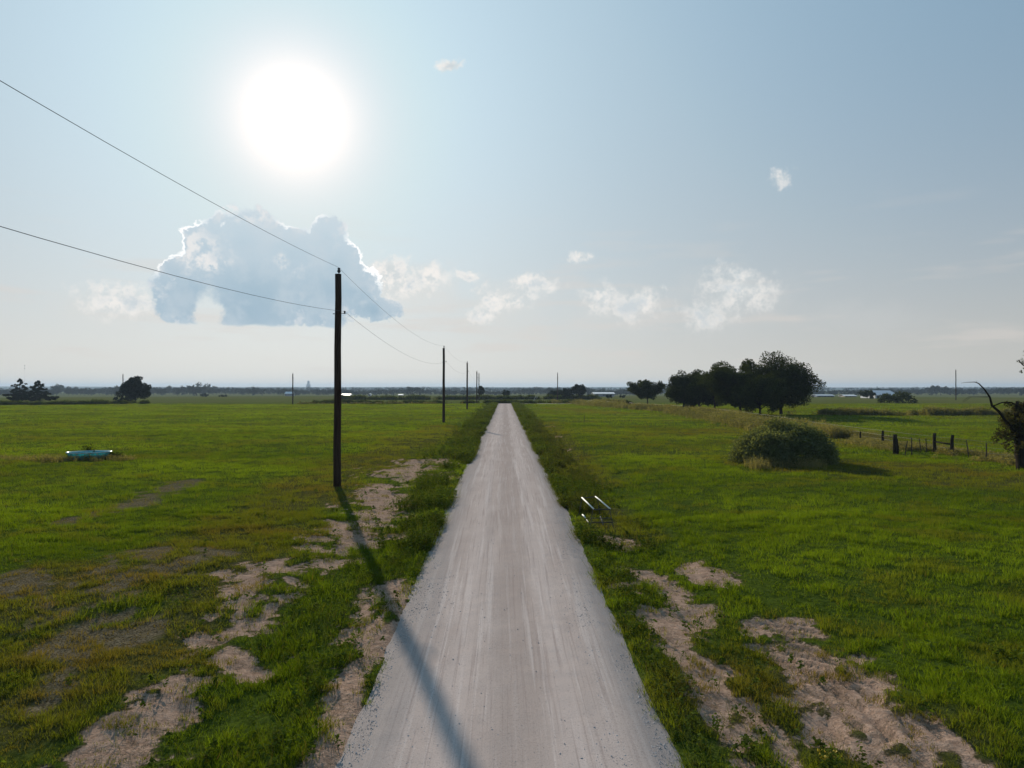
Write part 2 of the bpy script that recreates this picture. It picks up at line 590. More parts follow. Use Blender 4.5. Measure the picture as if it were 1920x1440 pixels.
def mat_ground():
    m, t, out = new_mat('pasture soil and turf')
    g = t.node('ShaderNodeNewGeometry')
    p = g.outputs['Position']
    bare = t.attr('bare'); dry = t.attr('dry'); thatch = t.attr('thatch')
    n1 = t.noise(p, 1.6, 6, 0.6)
    n2 = t.noise(p, 9, 6, 0.65)
    n3 = t.noise(t.v('MULTIPLY', p, (0.05, 0.09, 0.05)), 1.0, 5, 0.6)
    n4 = t.noise(t.v('MULTIPLY', p, (0.3, 0.7, 0.3)), 1.0, 6, 0.65)
    far = t.sstep(30, 150, t.v('LENGTH', p))
    turf = t.mix(t.sstep(0.35, 0.65, n2), (0.036, 0.054, 0.008), (0.072, 0.100, 0.014))
    grass_far = t.mix(t.sstep(0.3, 0.7, n3), (0.082, 0.112, 0.018), (0.115, 0.142, 0.026))
    grass_far = t.mix(t.sstep(0.35, 0.7, n4), (0.068, 0.090, 0.017), grass_far)
    grass_far = t.mix(t.m('MULTIPLY', dry, 0.55), grass_far, (0.105, 0.095, 0.032))
    c = t.mix(far, turf, grass_far)
    # straw fields far off
    rr = t.v('LENGTH', p)
    straw = t.m('MULTIPLY', t.sstep(0.5, 0.62, t.noise(t.v('MULTIPLY', p, (0.004, 0.02, 0)), 1.0, 2)), t.sstep(230, 330, rr))
    c = t.mix(t.m('ADD', t.m('MULTIPLY', straw, 0.35), t.m('MULTIPLY', t.sstep(205, 260, rr), 0.3)), c, (0.135, 0.115, 0.055))
    c = t.mix(t.m('MULTIPLY', t.sstep(2200, 3500, rr), 0.9), c, (0.035, 0.045, 0.02))
    brown = t.mix(t.sstep(0.4, 0.65, n2), (0.05, 0.038, 0.018), (0.095, 0.072, 0.035))
    c = t.mix(t.m('MULTIPLY', t.m('MULTIPLY', dry, 0.6), t.m('SUBTRACT', 1.0, far)), c, brown)
    straw2 = t.mix(t.sstep(0.38, 0.62, t.noise(p, 26, 5, 0.7)), (0.05, 0.036, 0.02), (0.22, 0.18, 0.12))
    c = t.mix(t.m('MULTIPLY', thatch, 0.9), c, straw2)
    soil = t.mix(t.sstep(0.3, 0.7, n2), (0.30, 0.195, 0.138), (0.45, 0.31, 0.232))
    soil = t.mix(t.sstep(0.52, 0.66, t.noise(p, 3.5, 6, 0.7)), soil, (0.27, 0.175, 0.125))
    soil = t.mix(t.m('MULTIPLY', t.sstep(0.56, 0.68, t.noise(p, 24, 5, 0.75)), 0.85), soil, (0.075, 0.055, 0.03))
    soil = t.mix(t.m('MULTIPLY', t.sstep(0.56, 0.66, t.noise(p, 5.5, 5, 0.7)), 0.6), soil, (0.16, 0.115, 0.075))
    litter = t.mix(t.sstep(0.4, 0.62, t.noise(p, 18, 5, 0.75)), (0.055, 0.045, 0.022), (0.15, 0.115, 0.07))
    c = t.mix(t.m('MULTIPLY', t.sstep(0.05, 0.45, bare), 0.85), c, litter)
    c = t.mix(t.sstep(0.40, 0.66, t.m('ADD', bare, t.m('MULTIPLY', t.m('SUBTRACT', n2, 0.5), 1.1))), c, soil)
    h = t.m('ADD', t.m('MULTIPLY', n2, 0.7), t.m('MULTIPLY', t.noise(p, 34, 5, 0.7), 0.4))
    principled(t, out, c, 0.95, h, 0.9, 0.06, 0.0)
    return m


def mat_road():
    m, t, out = new_mat('pale crushed gravel')
    g = t.node('ShaderNodeNewGeometry')
    p = g.outputs['Position']
    off = t.attr('offset')                                    # metres from the crown of the road
    cmb = t.node('ShaderNodeCombineXYZ')
    sp = t.node('ShaderNodeSeparateXYZ'); t.l.new(p, sp.inputs[0])
    t.l.new(off, cmb.inputs[0]); t.l.new(sp.outputs[1], cmb.inputs[1])
    q = cmb.outputs[0]
    streak = t.noise(t.v('MULTIPLY', q, (5.5, 0.11, 1)), 1.0, 5, 0.65)
    streak2 = t.noise(t.v('MULTIPLY', q, (17, 0.22, 1)), 1.0, 4, 0.6)
    patch = t.noise(t.v('MULTIPLY', q, (0.9, 0.35, 1)), 1.0, 5, 0.6)
    grain = t.noise(p, 48, 4, 0.75)
    mid = t.noise(p, 22, 6, 0.78)
    c = t.mix(t.sstep(0.3, 0.7, patch), (0.44, 0.353, 0.313), (0.515, 0.42, 0.375))
    c = t.mix(t.m('MULTIPLY', t.sstep(0.50, 0.62, streak), 0.62), c, (0.64, 0.545, 0.50))
    trk = t.sstep(0.34, 0.08, t.m('ABSOLUTE', t.m('SUBTRACT', t.m('ABSOLUTE', t.m('ADD', off, t.m('MULTIPLY', t.m('SUBTRACT', patch, 0.5), 0.35))), 0.88)))
    c = t.mix(t.m('MULTIPLY', trk, 0.4), c, (0.58, 0.48, 0.435))
    c = t.mix(t.m('MULTIPLY', t.sstep(0.48, 0.34, streak2), 0.6), c, (0.35, 0.272, 0.243))
    # the smoother darker lane down the middle, where wheels seldom run
    lane = t.m('MULTIPLY', t.sstep(0.55, 0.2, t.m('ABSOLUTE', t.m('ADD', t.m('SUBTRACT', off, 0.12), t.m('MULTIPLY', t.m('SUBTRACT', streak, 0.5), 0.6)))), 0.42)
    c = t.mix(lane, c, (0.345, 0.27, 0.235))
    c = t.mix(t.m('MULTIPLY', t.sstep(1.25, 2.1, t.m('ABSOLUTE', off)), 0.75), c, (0.30, 0.262, 0.245))
    c = t.mix(t.m('MULTIPLY', t.sstep(0.55, 0.68, grain), t.m('ADD', 0.25, t.m('MULTIPLY', t.sstep(0.38, 0.62, t.m('ADD', t.m('MULTIPLY', streak, 0.6), t.m('MULTIPLY', patch, 0.4))), 0.6))), c, (0.15, 0.128, 0.118))
    c = t.mix(t.m('MULTIPLY', t.sstep(0.53, 0.68, mid), 0.42), c, (0.22, 0.182, 0.165))
    c = t.mix(t.m('MULTIPLY', t.sstep(0.40, 0.30, grain), 0.4), c, (0.66, 0.63, 0.62))
    h = t.m('ADD', t.m('MULTIPLY', grain, 1.0), t.m('ADD', t.m('MULTIPLY', mid, 0.4), t.m('MULTIPLY', streak2, 0.8)))
    principled(t, out, c, 0.9, h, 0.55, 0.008, 0.0)
    return m


def mat_leaf(name, dark, light, dry=(0.20, 0.15, 0.055), trans=0.45, attr=True, rough=0.7, spec=0.06, warm=1.0):
    """leaf or blade: diffuse both sides with light coming through; 'tint' and 'dry' vary it from plant to plant"""
    m, t, out = new_mat(name)
    if attr:
        tint = t.attr('tint'); dr = t.attr('dry')
        c = t.mix(tint, dark, light)
        c = t.mix(dr, c, dry)
    else:
        oi = t.node('ShaderNodeObjectInfo')
        g = t.node('ShaderNodeNewGeometry')
        n = t.noise(g.outputs['Position'], 0.9, 3, 0.6)
        f = t.m('ADD', t.m('MULTIPLY', g.outputs['Random Per Island'], 0.5), t.m('ADD', t.m('MULTIPLY', oi.outputs['Random'], 0.25), t.m('SUBTRACT', n, 0.38)), clamp=True)
        c = t.mix(f, dark, light)
    b = t.node('ShaderNodeBsdfDiffuse')
    t.put(b.inputs['Color'], c)
    tr = t.node('ShaderNodeBsdfTranslucent')
    tc = t.mix(1.0, c, (1.25 * warm, 1.2, 0.35), 'MULTIPLY')
    t.put(tr.inputs['Color'], tc)
    mx = t.node('ShaderNodeMixShader')
    mx.inputs[0].default_value = trans
    t.l.new(b.outputs[0], mx.inputs[1]); t.l.new(tr.outputs[0], mx.inputs[2])
    t.l.new(mx.outputs[0], out.inputs['Surface'])
    return m


def mat_simple(name, c1, c2, scale=8, rough=0.8, spec=0.3, stretch=(1, 1, 1), bstr=0.3, bdist=0.01, metal=0.0):
    m, t, out = new_mat(name)
    tc = t.node('ShaderNodeTexCoord')
    n = t.noise(t.v('MULTIPLY', tc.outputs['Object'], stretch), scale, 5, 0.6)
    c = t.mix(t.sstep(0.3, 0.7, n), c1, c2)
    principled(t, out, c, rough, n, bstr, bdist, spec, metal)
    return m


M = {}
M['ground'] = mat_ground()
M['road'] = mat_road()
M['stone'] = mat_simple('gravel stone', (0.40, 0.35, 0.33), (0.66, 0.58, 0.55), 3, 0.9)
M['grass'] = mat_leaf('pasture grass', (0.068, 0.106, 0.009), (0.164, 0.234, 0.018), (0.150, 0.110, 0.036), 0.5)
M['straw'] = mat_leaf('dead straw', (0.030, 0.024, 0.014), (0.07, 0.06, 0.03), (0.26, 0.20, 0.13), 0.25)
M['weed'] = mat_leaf('verge weeds', (0.042, 0.064, 0.010), (0.100, 0.142, 0.024), (0.12, 0.09, 0.04), 0.42)
M['tall'] = mat_leaf('tall seeding grass', (0.075, 0.090, 0.026), (0.150, 0.150, 0.060), (0.30, 0.25, 0.14), 0.45)
M['oak'] = mat_leaf('oak leaves', (0.018, 0.025, 0.008), (0.056, 0.070, 0.018), trans=0.34, attr=False)
M['cedar'] = mat_leaf('cedar needles', (0.012, 0.018, 0.010), (0.028, 0.036, 0.018), trans=0.15, attr=False)
M['bush'] = mat_leaf('bush leaves', (0.085, 0.100, 0.050), (0.215, 0.235, 0.130), trans=0.38, attr=False, rough=0.45)
M['brush'] = mat_leaf('withered leaves', (0.030, 0.032, 0.014), (0.085, 0.075, 0.035), trans=0.3, attr=False)
M['far'] = mat_leaf('distant foliage', (0.012, 0.018, 0.008), (0.032, 0.040, 0.017), trans=0.15, attr=False)
M['bark'] = mat_simple('bark', (0.016, 0.013, 0.011), (0.045, 0.037, 0.030), 9, 0.95, 0.0, (1, 1, 0.25), 0.8, 0.03)
M['pole'] = mat_simple('creosoted pole', (0.030, 0.019, 0.014), (0.070, 0.042, 0.030), 14, 0.85, 0.08, (1, 1, 0.06), 0.5, 0.01)
M['iron'] = mat_simple('dark hardware', (0.02, 0.02, 0.022), (0.05, 0.05, 0.052), 20, 0.5, 0.5)
M['wire'] = mat_simple('weathered wire', (0.11, 0.11, 0.115), (0.18, 0.18, 0.19), 4, 0.9, 0.0)
M['post'] = mat_simple('weathered cedar post', (0.022, 0.018, 0.014), (0.065, 0.053, 0.042), 12, 0.9, 0.0, (1, 1, 0.12), 0.7, 0.02)
M['steel_post'] = mat_simple('rusty steel post', (0.035, 0.030, 0.026), (0.08, 0.06, 0.045), 15, 0.7, 0.3)


# ------------------------------------------------------------------ ground and road
def graded(lo, hi, step, far, growth, both):
    a = list(np.arange(lo, hi + 1e-6, step))
    s = step; v = a[-1]
    while v < far:
        s *= growth; v += s; a.append(v)
    if both:
        s = step; v = a[0]; pre = []
        while v > -far:
            s *= growth; v -= s; pre.append(v)
        a = pre[::-1] + a
    return np.array(a)


def grid_faces(nx, ny):
    i = np.arange(ny - 1)[:, None] * nx + np.arange(nx - 1)[None, :]
    return np.stack([i, i + 1, i + nx + 1, i + nx], -1).reshape(-1, 4)


def build_ground():
    xs = graded(-11, 11, 0.085, 7000, 1.055, True)
    ys = np.concatenate([np.linspace(-260, 3, 40), graded(4, 22, 0.085, 7600, 1.022, False)])
    X, Y = np.meshgrid(xs, ys)
    x, y = X.ravel(), Y.ravel()
    b, th, dr = masks(x, y)
    z = ground_z(x, y)
    z = z - 0.03 * b + tyre(x, y, b) + 0.035 * (fbm(x / 0.22, y / 0.2, 71, 3) - 0.5) * (y < 60) * sst(2.0, 2.5, np.abs(x - road_x(y)))
    me = np_mesh('ground', np.stack([x, y, z], 1), [grid_faces(len(xs), len(ys))], [M['ground']],
                 {'bare': b, 'dry': dr, 'thatch': th}, True)
    link('ground', me, kind='structure')


def build_road():
    ys = np.concatenate([np.linspace(-60, 4, 30), graded(4.2, 40, 0.12, 206, 1.02, False)])
    ys = ys[ys < 206]
    off = np.linspace(-2.9, 2.9, 75)
    O, Y = np.meshgrid(off, ys)
    o, y = O.ravel(), Y.ravel()
    x = road_x(y) + o * road_w(y)
    z = 0.03 - 0.016 * o * o * 0.6 - 0.17 * sst(1.8, 2.9, np.abs(o)) + 0.022 * (fbm(o / 0.3, y / 5, 81, 3) - 0.5) + 0.012 * (fbm(x / 0.25, y / 0.25, 82, 3) - 0.5)
    z += 0.014 * np.exp(-((np.abs(o) - 1.85) / 0.28) ** 2) * fbm(o / 0.6, y / 0.8, 83, 3)
    me = np_mesh('gravel_road', np.stack([x, y, z], 1), [grid_faces(len(off), len(ys))], [M['road']], {'offset': o}, True)
    link('gravel_road', me, kind='structure')
    # the crossing road at the far end
    xs = graded(-60, 60, 1.0, 700, 1.05, True)
    v = np.linspace(-2.6, 2.6, 9)
    X, V = np.meshgrid(xs, v)
    x, vv = X.ravel(), V.ravel()
    y = 207.5 + vv
    z = far_z(x, y) + 0.05 - 0.02 * np.abs(vv) - 0.6 * sst(14, 26, np.abs(x - 9))
    me = np_mesh('crossing_road', np.stack([x, y, z], 1), [grid_faces(len(xs), len(v))], [M['road']], {'offset': vv}, True)
    link('crossing_road', me, kind='structure')


build_ground()
build_road()


def build_gravel():
    rng = np.random.default_rng(5)
    N = 20000
    y = 6.5 + 34 * rng.random(N) ** 1.7
    o = np.where(rng.random(N) < 0.93, rng.choice([-1, 1], N) * (1.98 + 0.30 * rng.normal(size=N)), rng.uniform(-2.1, 2.1, N))
    x = road_x(y) + o * road_w(y)
    z = 0.03 - 0.0096 * o * o - 0.17 * sst(1.8, 2.9, np.abs(o))
    keep = z > ground_z(x, y) - 0.02
    x, y, z = x[keep], y[keep], z[keep]
    n = len(x)
    s = 0.006 + 0.011 * rng.random(n) ** 4
    base = np.array([(1, 0, 0), (-1, 0, 0), (0, 1, 0), (0, -1, 0), (0, 0, 0.5), (0, 0, -0.5)])
    V = base[None] * s[:, None, None] * (0.7 + 0.6 * rng.random((n, 6, 1)))
    a = rng.random(n) * 6.28
    ca, sa = np.cos(a)[:, None], np.sin(a)[:, None]
    vx = V[:, :, 0] * ca - V[:, :, 1] * sa; vy = V[:, :, 0] * sa + V[:, :, 1] * ca
    V = np.stack([vx + x[:, None], vy + y[:, None], V[:, :, 2] + z[:, None] + 0.2 * s[:, None]], -1).reshape(-1, 3)
    T = np.array([(0, 2, 4), (2, 1, 4), (1, 3, 4), (3, 0, 4), (2, 0, 5), (1, 2, 5), (3, 1, 5), (0, 3, 5)])
    F = (np.arange(n)[:, None, None] * 6 + T[None]).reshape(-1, 3)
    o_ = link('loose_gravel', np_mesh('loose_gravel', V, [F], [M['stone']]))
    tag(o_, 'loose pale stones strewn over the gravel road and heaped along its edges', 'gravel', kind='stuff')


build_gravel()


# ------------------------------------------------------------------ grass
def blades(rng, x, y, z, n_blade, h, spread, wid, lean=0.55, seg=2, attrs=None):
    """n_blade bent blades round each root point; returns V, tris, attributes"""
    N = len(x)
    K = n_blade
    idx = np.repeat(np.arange(N), K)
    n = N * K
    a = rng.random(n) * 2 * np.pi
    r = np.sqrt(rng.random(n)) * np.asarray(spread)[idx]
    bx = x[idx] + r * np.cos(a); by = y[idx] + r * np.sin(a); bz = z[idx] - 0.015
    hh = np.asarray(h)[idx] * (0.55 + 0.6 * rng.random(n))
    a2 = a + rng.normal(size=n) * 0.9
    ln = hh * lean * (0.3 + 0.9 * rng.random(n))
    f = rng.random(n) * np.pi
    w = np.asarray(wid)[idx] * (0.6 + 0.7 * rng.random(n)) * 0.5
    ux, uy = np.cos(f) * w, np.sin(f) * w
    tipx = bx + ln * np.cos(a2); tipy = by + ln * np.sin(a2); tipz = bz + hh
    if seg == 1:
        V = np.stack([np.stack([bx - ux, by - uy, bz], 1), np.stack([bx + ux, by + uy, bz], 1), np.stack([tipx, tipy, tipz], 1)], 1)
        T = np.array([(0, 1, 2)])
        k = 3
    else:
        mx = bx + 0.32 * ln * np.cos(a2); my = by + 0.32 * ln * np.sin(a2); mz = bz + hh * 0.6
        V = np.stack([np.stack([bx - ux, by - uy, bz], 1), np.stack([bx + ux, by + uy, bz], 1),
                      np.stack([mx - ux * .8, my - uy * .8, mz], 1), np.stack([mx + ux * .8, my + uy * .8, mz], 1),
                      np.stack([tipx, tipy, tipz], 1)], 1)
        T = np.array([(0, 1, 3), (0, 3, 2), (2, 3, 4)])
        k = 5
    F = (np.arange(n)[:, None, None] * k + T[None]).reshape(-1, 3)
    at = {}
    for nm, val in (attrs or {}).items():
        v = np.asarray(val)[idx]
        if nm == 'tint':
            v = np.clip(v + rng.normal(size=n) * 0.16, 0, 1)
        if nm == 'dry':
            v = np.clip(v + (rng.random(n) < 0.07) * rng.random(n), 0, 1)
        at[nm] = np.repeat(v, k)
    return V.reshape(-1, 3), F, at


def scatter(rng, y0, y1, dens, half=0.95, margin=6.0):
    A = half * (y1 * y1 - y0 * y0) + 2 * margin * (y1 - y0)
    N = int(A * dens)
    u = rng.random(N)
    y = np.sqrt(y0 * y0 + u * (y1 * y1 - y0 * y0))
    x = (rng.random(N) * 2 - 1) * (half * y + margin)
    return x, y


def merge(parts):
    V = []; F = []; A = {}; n = 0
    for v, f, a in parts:
        V.append(v); F.append(f + n); n += len(v)
        for k in a:
            A.setdefault(k, []).append(a[k])
    return np.concatenate(V), np.concatenate(F), {k: np.concatenate(v) for k, v in A.items()}


BUSH = (15.6, 43.0)


TUB = flatp(160, 866)
RACK = (2.86, 24.4)


def clear(x, y):
    """0 where the tub and the pipe rack stand and just this side of them"""
    t_ = sst(0.9, 1.15, np.hypot((x - TUB[0]) / 1.4, (y - TUB[1] - 0.3) / 1.7))
    r_ = 0.25 + 0.75 * sst(0.9, 1.2, np.hypot((x - RACK[0]) / 0.8, (y - RACK[1] + 0.3) / 2.0))
    return t_ * r_


def build_grass():
    rng = np.random.default_rng(11)
    parts = []
    for (y0, y1, dens, nb, hs, sp, wd, seg) in (
            (6.5, 13, 120, 13, 0.115, 0.085, 0.008, 2), (13, 26, 62, 12, 0.125, 0.12, 0.011, 2), (26, 48, 26, 11, 0.135, 0.19, 0.018, 1),
            (48, 85, 9.5, 10, 0.15, 0.30, 0.032, 1), (85, 150, 3.0, 9, 0.17, 0.5, 0.06, 1), (150, 204, 1.4, 9, 0.2, 0.8, 0.10, 1)):
        x, y = scatter(rng, y0, y1, dens)
        dx = np.abs(x - road_x(y)) / road_w(y)
        edge = 2.25 + 0.9 * (fbm(x / 0.7, y / 1.2, 91, 3) - 0.55)
        b, th, dr = masks(x, y)
        p = (1 - b * (1 - 0.7 * sst(0.52, 0.66, fbm(x / 0.4, y / 0.4, 121, 2)))) * (1 - 0.72 * th) * clear(x, y)
        tuftn = fbm(x / 0.55, y / 0.55, 92, 3)
        side = sst(1.0, 3.0, np.abs(x) - 0)                       # thinner, rougher turf on the strip by the road
        rough = np.exp(-((dx - 4.5) / 3.5) ** 2)
        p = p * (1 - 0.55 * rough * sst(0.55, 0.42, tuftn)) * sst(edge - 0.1, edge + 0.25, dx)
        k = rng.random(len(x)) < p
        x, y, b, th, dr, tuftn, rough = (v[k] for v in (x, y, b, th, dr, tuftn, rough))
        z = ground_z(x, y)
        big = fbm(x / 6, y / 4, 93, 3)
        h = hs * (0.5 + 0.85 * sst(0.3, 0.72, tuftn)) * (0.75 + 0.5 * big) * (1 - 0.45 * b) * (1 - 0.3 * th)
        tall = (rng.random(len(x)) < 0.02 + 0.05 * rough)
        h = h * np.where(tall, 1.6, 1.0)
        tint = np.clip(0.52 + 1.5 * (fbm(x / 9, y / 6, 94, 4) - 0.5) + 1.0 * (tuftn - 0.5) - 0.25 * rough, 0, 1)
        d2 = np.clip(dr * 0.42 + th * 0.75 + 0.5 * b + 0.35 * sst(0.55, 0.7, fbm(x / 2.2, y / 1.5, 95, 3)), 0, 0.95)
        parts.append(blades(rng, x, y, z, nb, h, np.full(len(x), sp), np.full(len(x), wd), 0.7, seg, {'tint': tint, 'dry': d2}))
    V, F, A = merge(parts)
    o = link('pasture_grass', np_mesh('pasture_grass', V, [F], [M['grass']], A))
    tag(o, 'short green pasture grass over both fields, worn thin beside the gravel road', 'grass', kind='stuff')


build_grass()


def build_litter():
    """dead stems lying on the bare soil and the thatch"""
    rng = np.random.default_rng(19)
    parts = []
    for y0, y1, dens, h, w in ((7, 14, 420, 0.022, 0.006), (14, 26, 150, 0.028, 0.010), (26, 42, 40, 0.04, 0.018)):
        x, y = scatter(rng, y0, y1, dens, half=0.8, margin=1.0)
        b, th, dr = masks(x, y)
        cl = fbm(x / 0.5, y / 0.5, 111, 3)
        k = (rng.random(len(x)) < np.maximum(0.75 * b * sst(0.36, 0.62, cl), th * 1.0)) & (np.abs(x - road_x(y)) > 2.2)
        x, y, b, th = x[k], y[k], b[k], th[k]
        z = ground_z(x, y) - 0.03 * b + 0.012
        n = len(x)
        parts.append(blades(rng, x, y, z, 4, np.full(n, h), np.full(n, 0.06), np.full(n, w), 5.0, 1,
                            {'tint': rng.random(n) * 0.6, 'dry': np.clip(rng.random(n) * 1.4, 0, 1)}))
    V, F, A = merge(parts)
    o = link('dead_grass_litter', np_mesh('dead_grass_litter', V, [F], [M['straw']], A))
    tag(o, 'dead stems and straw lying on the bare soil beside the road', 'litter', kind='stuff')


build_litter()


def leafy(rng, x, y, z, h, n_leaf, leaf, attrs, spread=0.45):
    """weeds: leaf-shaped faces up a short stem; x..h per plant"""
    N = len(x); idx = np.repeat(np.arange(N), n_leaf); n = len(idx)
    a = rng.random(n) * 6.283; t = rng.random(n) ** 0.8
    r = h[idx] * spread * (0.25 + 0.75 * rng.random(n)) * (1.1 - 0.6 * t)
    cx = x[idx] + r * np.cos(a); cy = y[idx] + r * np.sin(a); cz = z[idx] + h[idx] * (0.08 + 0.92 * t)
    L = leaf * (0.6 + 0.8 * rng.random(n))
    dz = rng.normal(size=n) * 0.5 - 0.1
    d = np.stack([np.cos(a), np.sin(a), dz], 1); d /= np.linalg.norm(d, axis=1)[:, None]
    s = np.stack([-np.sin(a), np.cos(a), rng.normal(size=n) * 0.5], 1); s /= np.linalg.norm(s, axis=1)[:, None]
    c = np.stack([cx, cy, cz], 1)
    Ld = d * L[:, None]; Ls = s * (L * 0.38)[:, None]
    V = np.stack([c - Ld * .5, c + Ls, c + Ld * .6, c - Ls], 1).reshape(-1, 3)
    T = np.array([(0, 1, 2), (0, 2, 3)])
    F = (np.arange(n)[:, None, None] * 4 + T[None]).reshape(-1, 3)
    A = {}
    for k, v in attrs.items():
        vv = np.clip(np.asarray(v)[idx] + (rng.normal(size=n) * 0.18 if k == 'tint' else 0), 0, 1)
        A[k] = np.repeat(vv, 4)
    return V, F, A


def build_verge():
    rng = np.random.default_rng(13)
    parts = []
    for y0, y1, N, hs, nl, lf in ((8, 20, 1300, 0.15, 16, 0.05), (20, 45, 5200, 0.24, 16, 0.075), (45, 100, 8000, 0.27, 13, 0.12), (100, 204, 8000, 0.32, 11, 0.20)):
        y = y0 + (y1 - y0) * rng.random(N)
        sd = rng.choice([-1, 1], N)
        o = 2.15 + np.abs(rng.normal(size=N)) * np.where(sd < 0, 1.35, 1.05)
        x = road_x(y) + sd * o
        b, th, dr = masks(x, y)
        cl = fbm(x / 1.3, y / 2.0, 101, 3)
        k = (rng.random(N) < (1 - 0.96 * b) * (np.hypot((x - RACK[0]) / 1.0, (y - RACK[1] + 0.5) / 2.2) > 1) * sst(0.36, 0.56, cl) * (1 - 0.6 * sst(3.5, 6, o)))
        x, y, cl, dr, o = x[k], y[k], cl[k], dr[k], o[k]
        z = np.maximum(ground_z(x, y), -0.1)
        h = hs * (0.5 + 1.3 * rng.random(len(x))) * (0.5 + cl)
        parts.append(leafy(rng, x, y, z, h, nl, lf, {'tint': np.clip(0.4 + 1.3 * (cl - 0.5) + rng.normal(size=len(x)) * 0.15, 0, 1), 'dry': np.clip(dr * 0.25 + 0.3 * (rng.random(len(x)) < 0.1), 0, 1)}))
        # tall grass stalks among them
        parts.append(blades(rng, x, y, z, 6, h * 1.35, np.full(len(x), 0.12 + hs * 0.4), np.full(len(x), 0.006 + y0 * 0.0004), 0.6, 1,
                            {'tint': np.full(len(x), 0.55), 'dry': np.clip(dr * 0.3 + 0.2, 0, 1)}))
    V, F, A = merge(parts)
    o = link('verge_weeds', np_mesh('verge_weeds', V, [F], [M['weed']], A))
    tag(o, 'dark leafy weeds growing thick along both edges of the gravel road', 'weeds', kind='stuff')
    # scattered broad weeds in the turf
    parts = []
    for y0, y1, N, hs, lf in ((7.5, 16, 260, 0.2, 0.06), (16, 40, 420, 0.24, 0.08)):
        x, y = scatter(rng, y0, y1, 1.0)
        k = rng.random(len(x)) < N / len(x)
        k &= (np.abs(x - road_x(y)) > 2.4) & (np.abs(x - road_x(y)) < 9)
        x, y = x[k], y[k]
        parts.append(leafy(rng, x, y, ground_z(x, y), hs * (0.6 + 0.9 * rng.random(len(x))), 16, lf, {'tint': np.full(len(x), 0.75), 'dry': np.zeros(len(x))}, 0.4))
    V, F, A = merge(parts)
    o = link('scattered_weeds', np_mesh('scattered_weeds', V, [F], [M['weed']], A))
    tag(o, 'single leafy weeds dotted over the sparse turf beside the road', 'weeds', kind='stuff')


build_verge()


# ------------------------------------------------------------------ fence line geometry
def fence_x(y):
    y = np.asarray(y, float)
    return np.interp(y, [30, 43, 50, 57.6, 63, 100, 136, 162, 206], [31.2, 30.6, 29.9, 30.1, 31.0, 33.5, 34.4, 29.3, 21.5])


def weedband(name, label, xs_fn, y0, y1, N, width, hs, leaf, seed, tint=0.5, dry=0.35, along='y', stalk_w=0.02, mat='tall', nl=9):
    rng = np.random.default_rng(seed)
    u = y0 + (y1 - y0) * rng.random(N)
    off = rng.normal(size=N) * width
    x, y = (xs_fn(u) + off, u) if along == 'y' else (u, xs_fn(u) + off)
    cl = fbm(x / 2.5, y / 3.5, seed, 3)
    k = rng.random(N) < sst(0.3, 0.55, cl)
    x, y, cl = x[k], y[k], cl[k]
    z = ground_z(x, y)
    h = hs * (0.4 + 0.9 * rng.random(len(x))) * (0.5 + cl)
    if name == 'fence_line_weeds':
        h = h * (1 - 0.55 * sst(66, 60, y))
    t_ = np.clip(tint + rng.normal(size=len(x)) * 0.2 + (cl - 0.5), 0, 1)
    d_ = np.clip(dry + rng.normal(size=len(x)) * 0.25, 0, 1)
    P = [leafy(rng, x, y, z, h, nl, leaf, {'tint': t_, 'dry': d_}, 0.4),
         blades(rng, x, y, z, 7, h * 1.15, np.full(len(x), hs * 0.3), np.full(len(x), stalk_w), 0.35, 1, {'tint': t_, 'dry': np.clip(d_ + 0.1, 0, 1)})]
    V, F, A = merge(P)
    o = link(name, np_mesh(name, V, [F], [M[mat]], A))
    tag(o, label, 'weeds', kind='stuff')
    return o


weedband('fence_line_weeds', 'pale seeding weeds grown up along the wire fence and its wooden posts', lambda u: fence_x(u) - 0.5, 36, 75, 15000, 1.1, 0.72, 0.10, 31, tint=0.7, dry=0.5, stalk_w=0.02)
weedband('field_edge_weeds', 'tan and olive tall weeds in front of the large dark trees', lambda u: fence_x(u) - 2.0, 75, 200, 20000, 1.8, 0.85, 0.20, 32, tint=0.6, stalk_w=0.04)
weedband('weed_ridge', 'low ridge of tall weeds across the far pasture beyond the wooden posts', lambda u: 118 + 0.03 * (u - 70), 46, 100, 6000, 0.9, 0.9, 0.22, 33, along='x', stalk_w=0.05)
weedband('hedge_weeds', 'dark low strip of weeds along the crossing road at the end of the gravel road', lambda u: 214 + 0 * u, -60, 20, 3600, 0.8, 0.85, 0.30, 34, tint=0.1, dry=0.05, along='x', mat='weed', stalk_w=0.08)
weedband('far_bank_weeds', 'dark low strip of weeds on the far side of the crossing road', lambda u: 285 + 0.05 * u, -70, 36, 4200, 1.2, 1.3, 0.45, 35, tint=0.05, dry=0.0, along='x', mat='weed', stalk_w=0.1)
weedband('field_strip_weeds', 'uneven dark weeds along the old field edge by the broad lone tree', lambda u: 205 + 0.22 * (u + 100), -160, -104, 2600, 0.8, 0.9, 0.3, 36, tint=0.05, dry=0.0, along='x', mat='weed', stalk_w=0.08)
weedband('roadside_tall_weeds', 'patchy tall weeds by the crossing road near the barn', lambda u: 212 + 0 * u, 12, 34, 1500, 2.0, 0.9, 0.3, 37, tint=0.4, dry=0.3, along='x', stalk_w=0.08)
weedband('pasture_line_weeds', 'thin broken line of weeds across the field behind the tall pole', lambda u: 206 + 0.02 * u, -62, -14, 700, 0.5, 0.5, 0.3, 38, tint=0.3, dry=0.3, along='x', stalk_w=0.08)
weedband('trough_weeds', 'brownish rank grass on the bank beside the turquoise tub', lambda u: 43.6 + 0 * u, -36, -23.5, 1000, 0.55, 0.32, 0.07, 39, tint=0.2, dry=0.6, along='x', stalk_w=0.014)
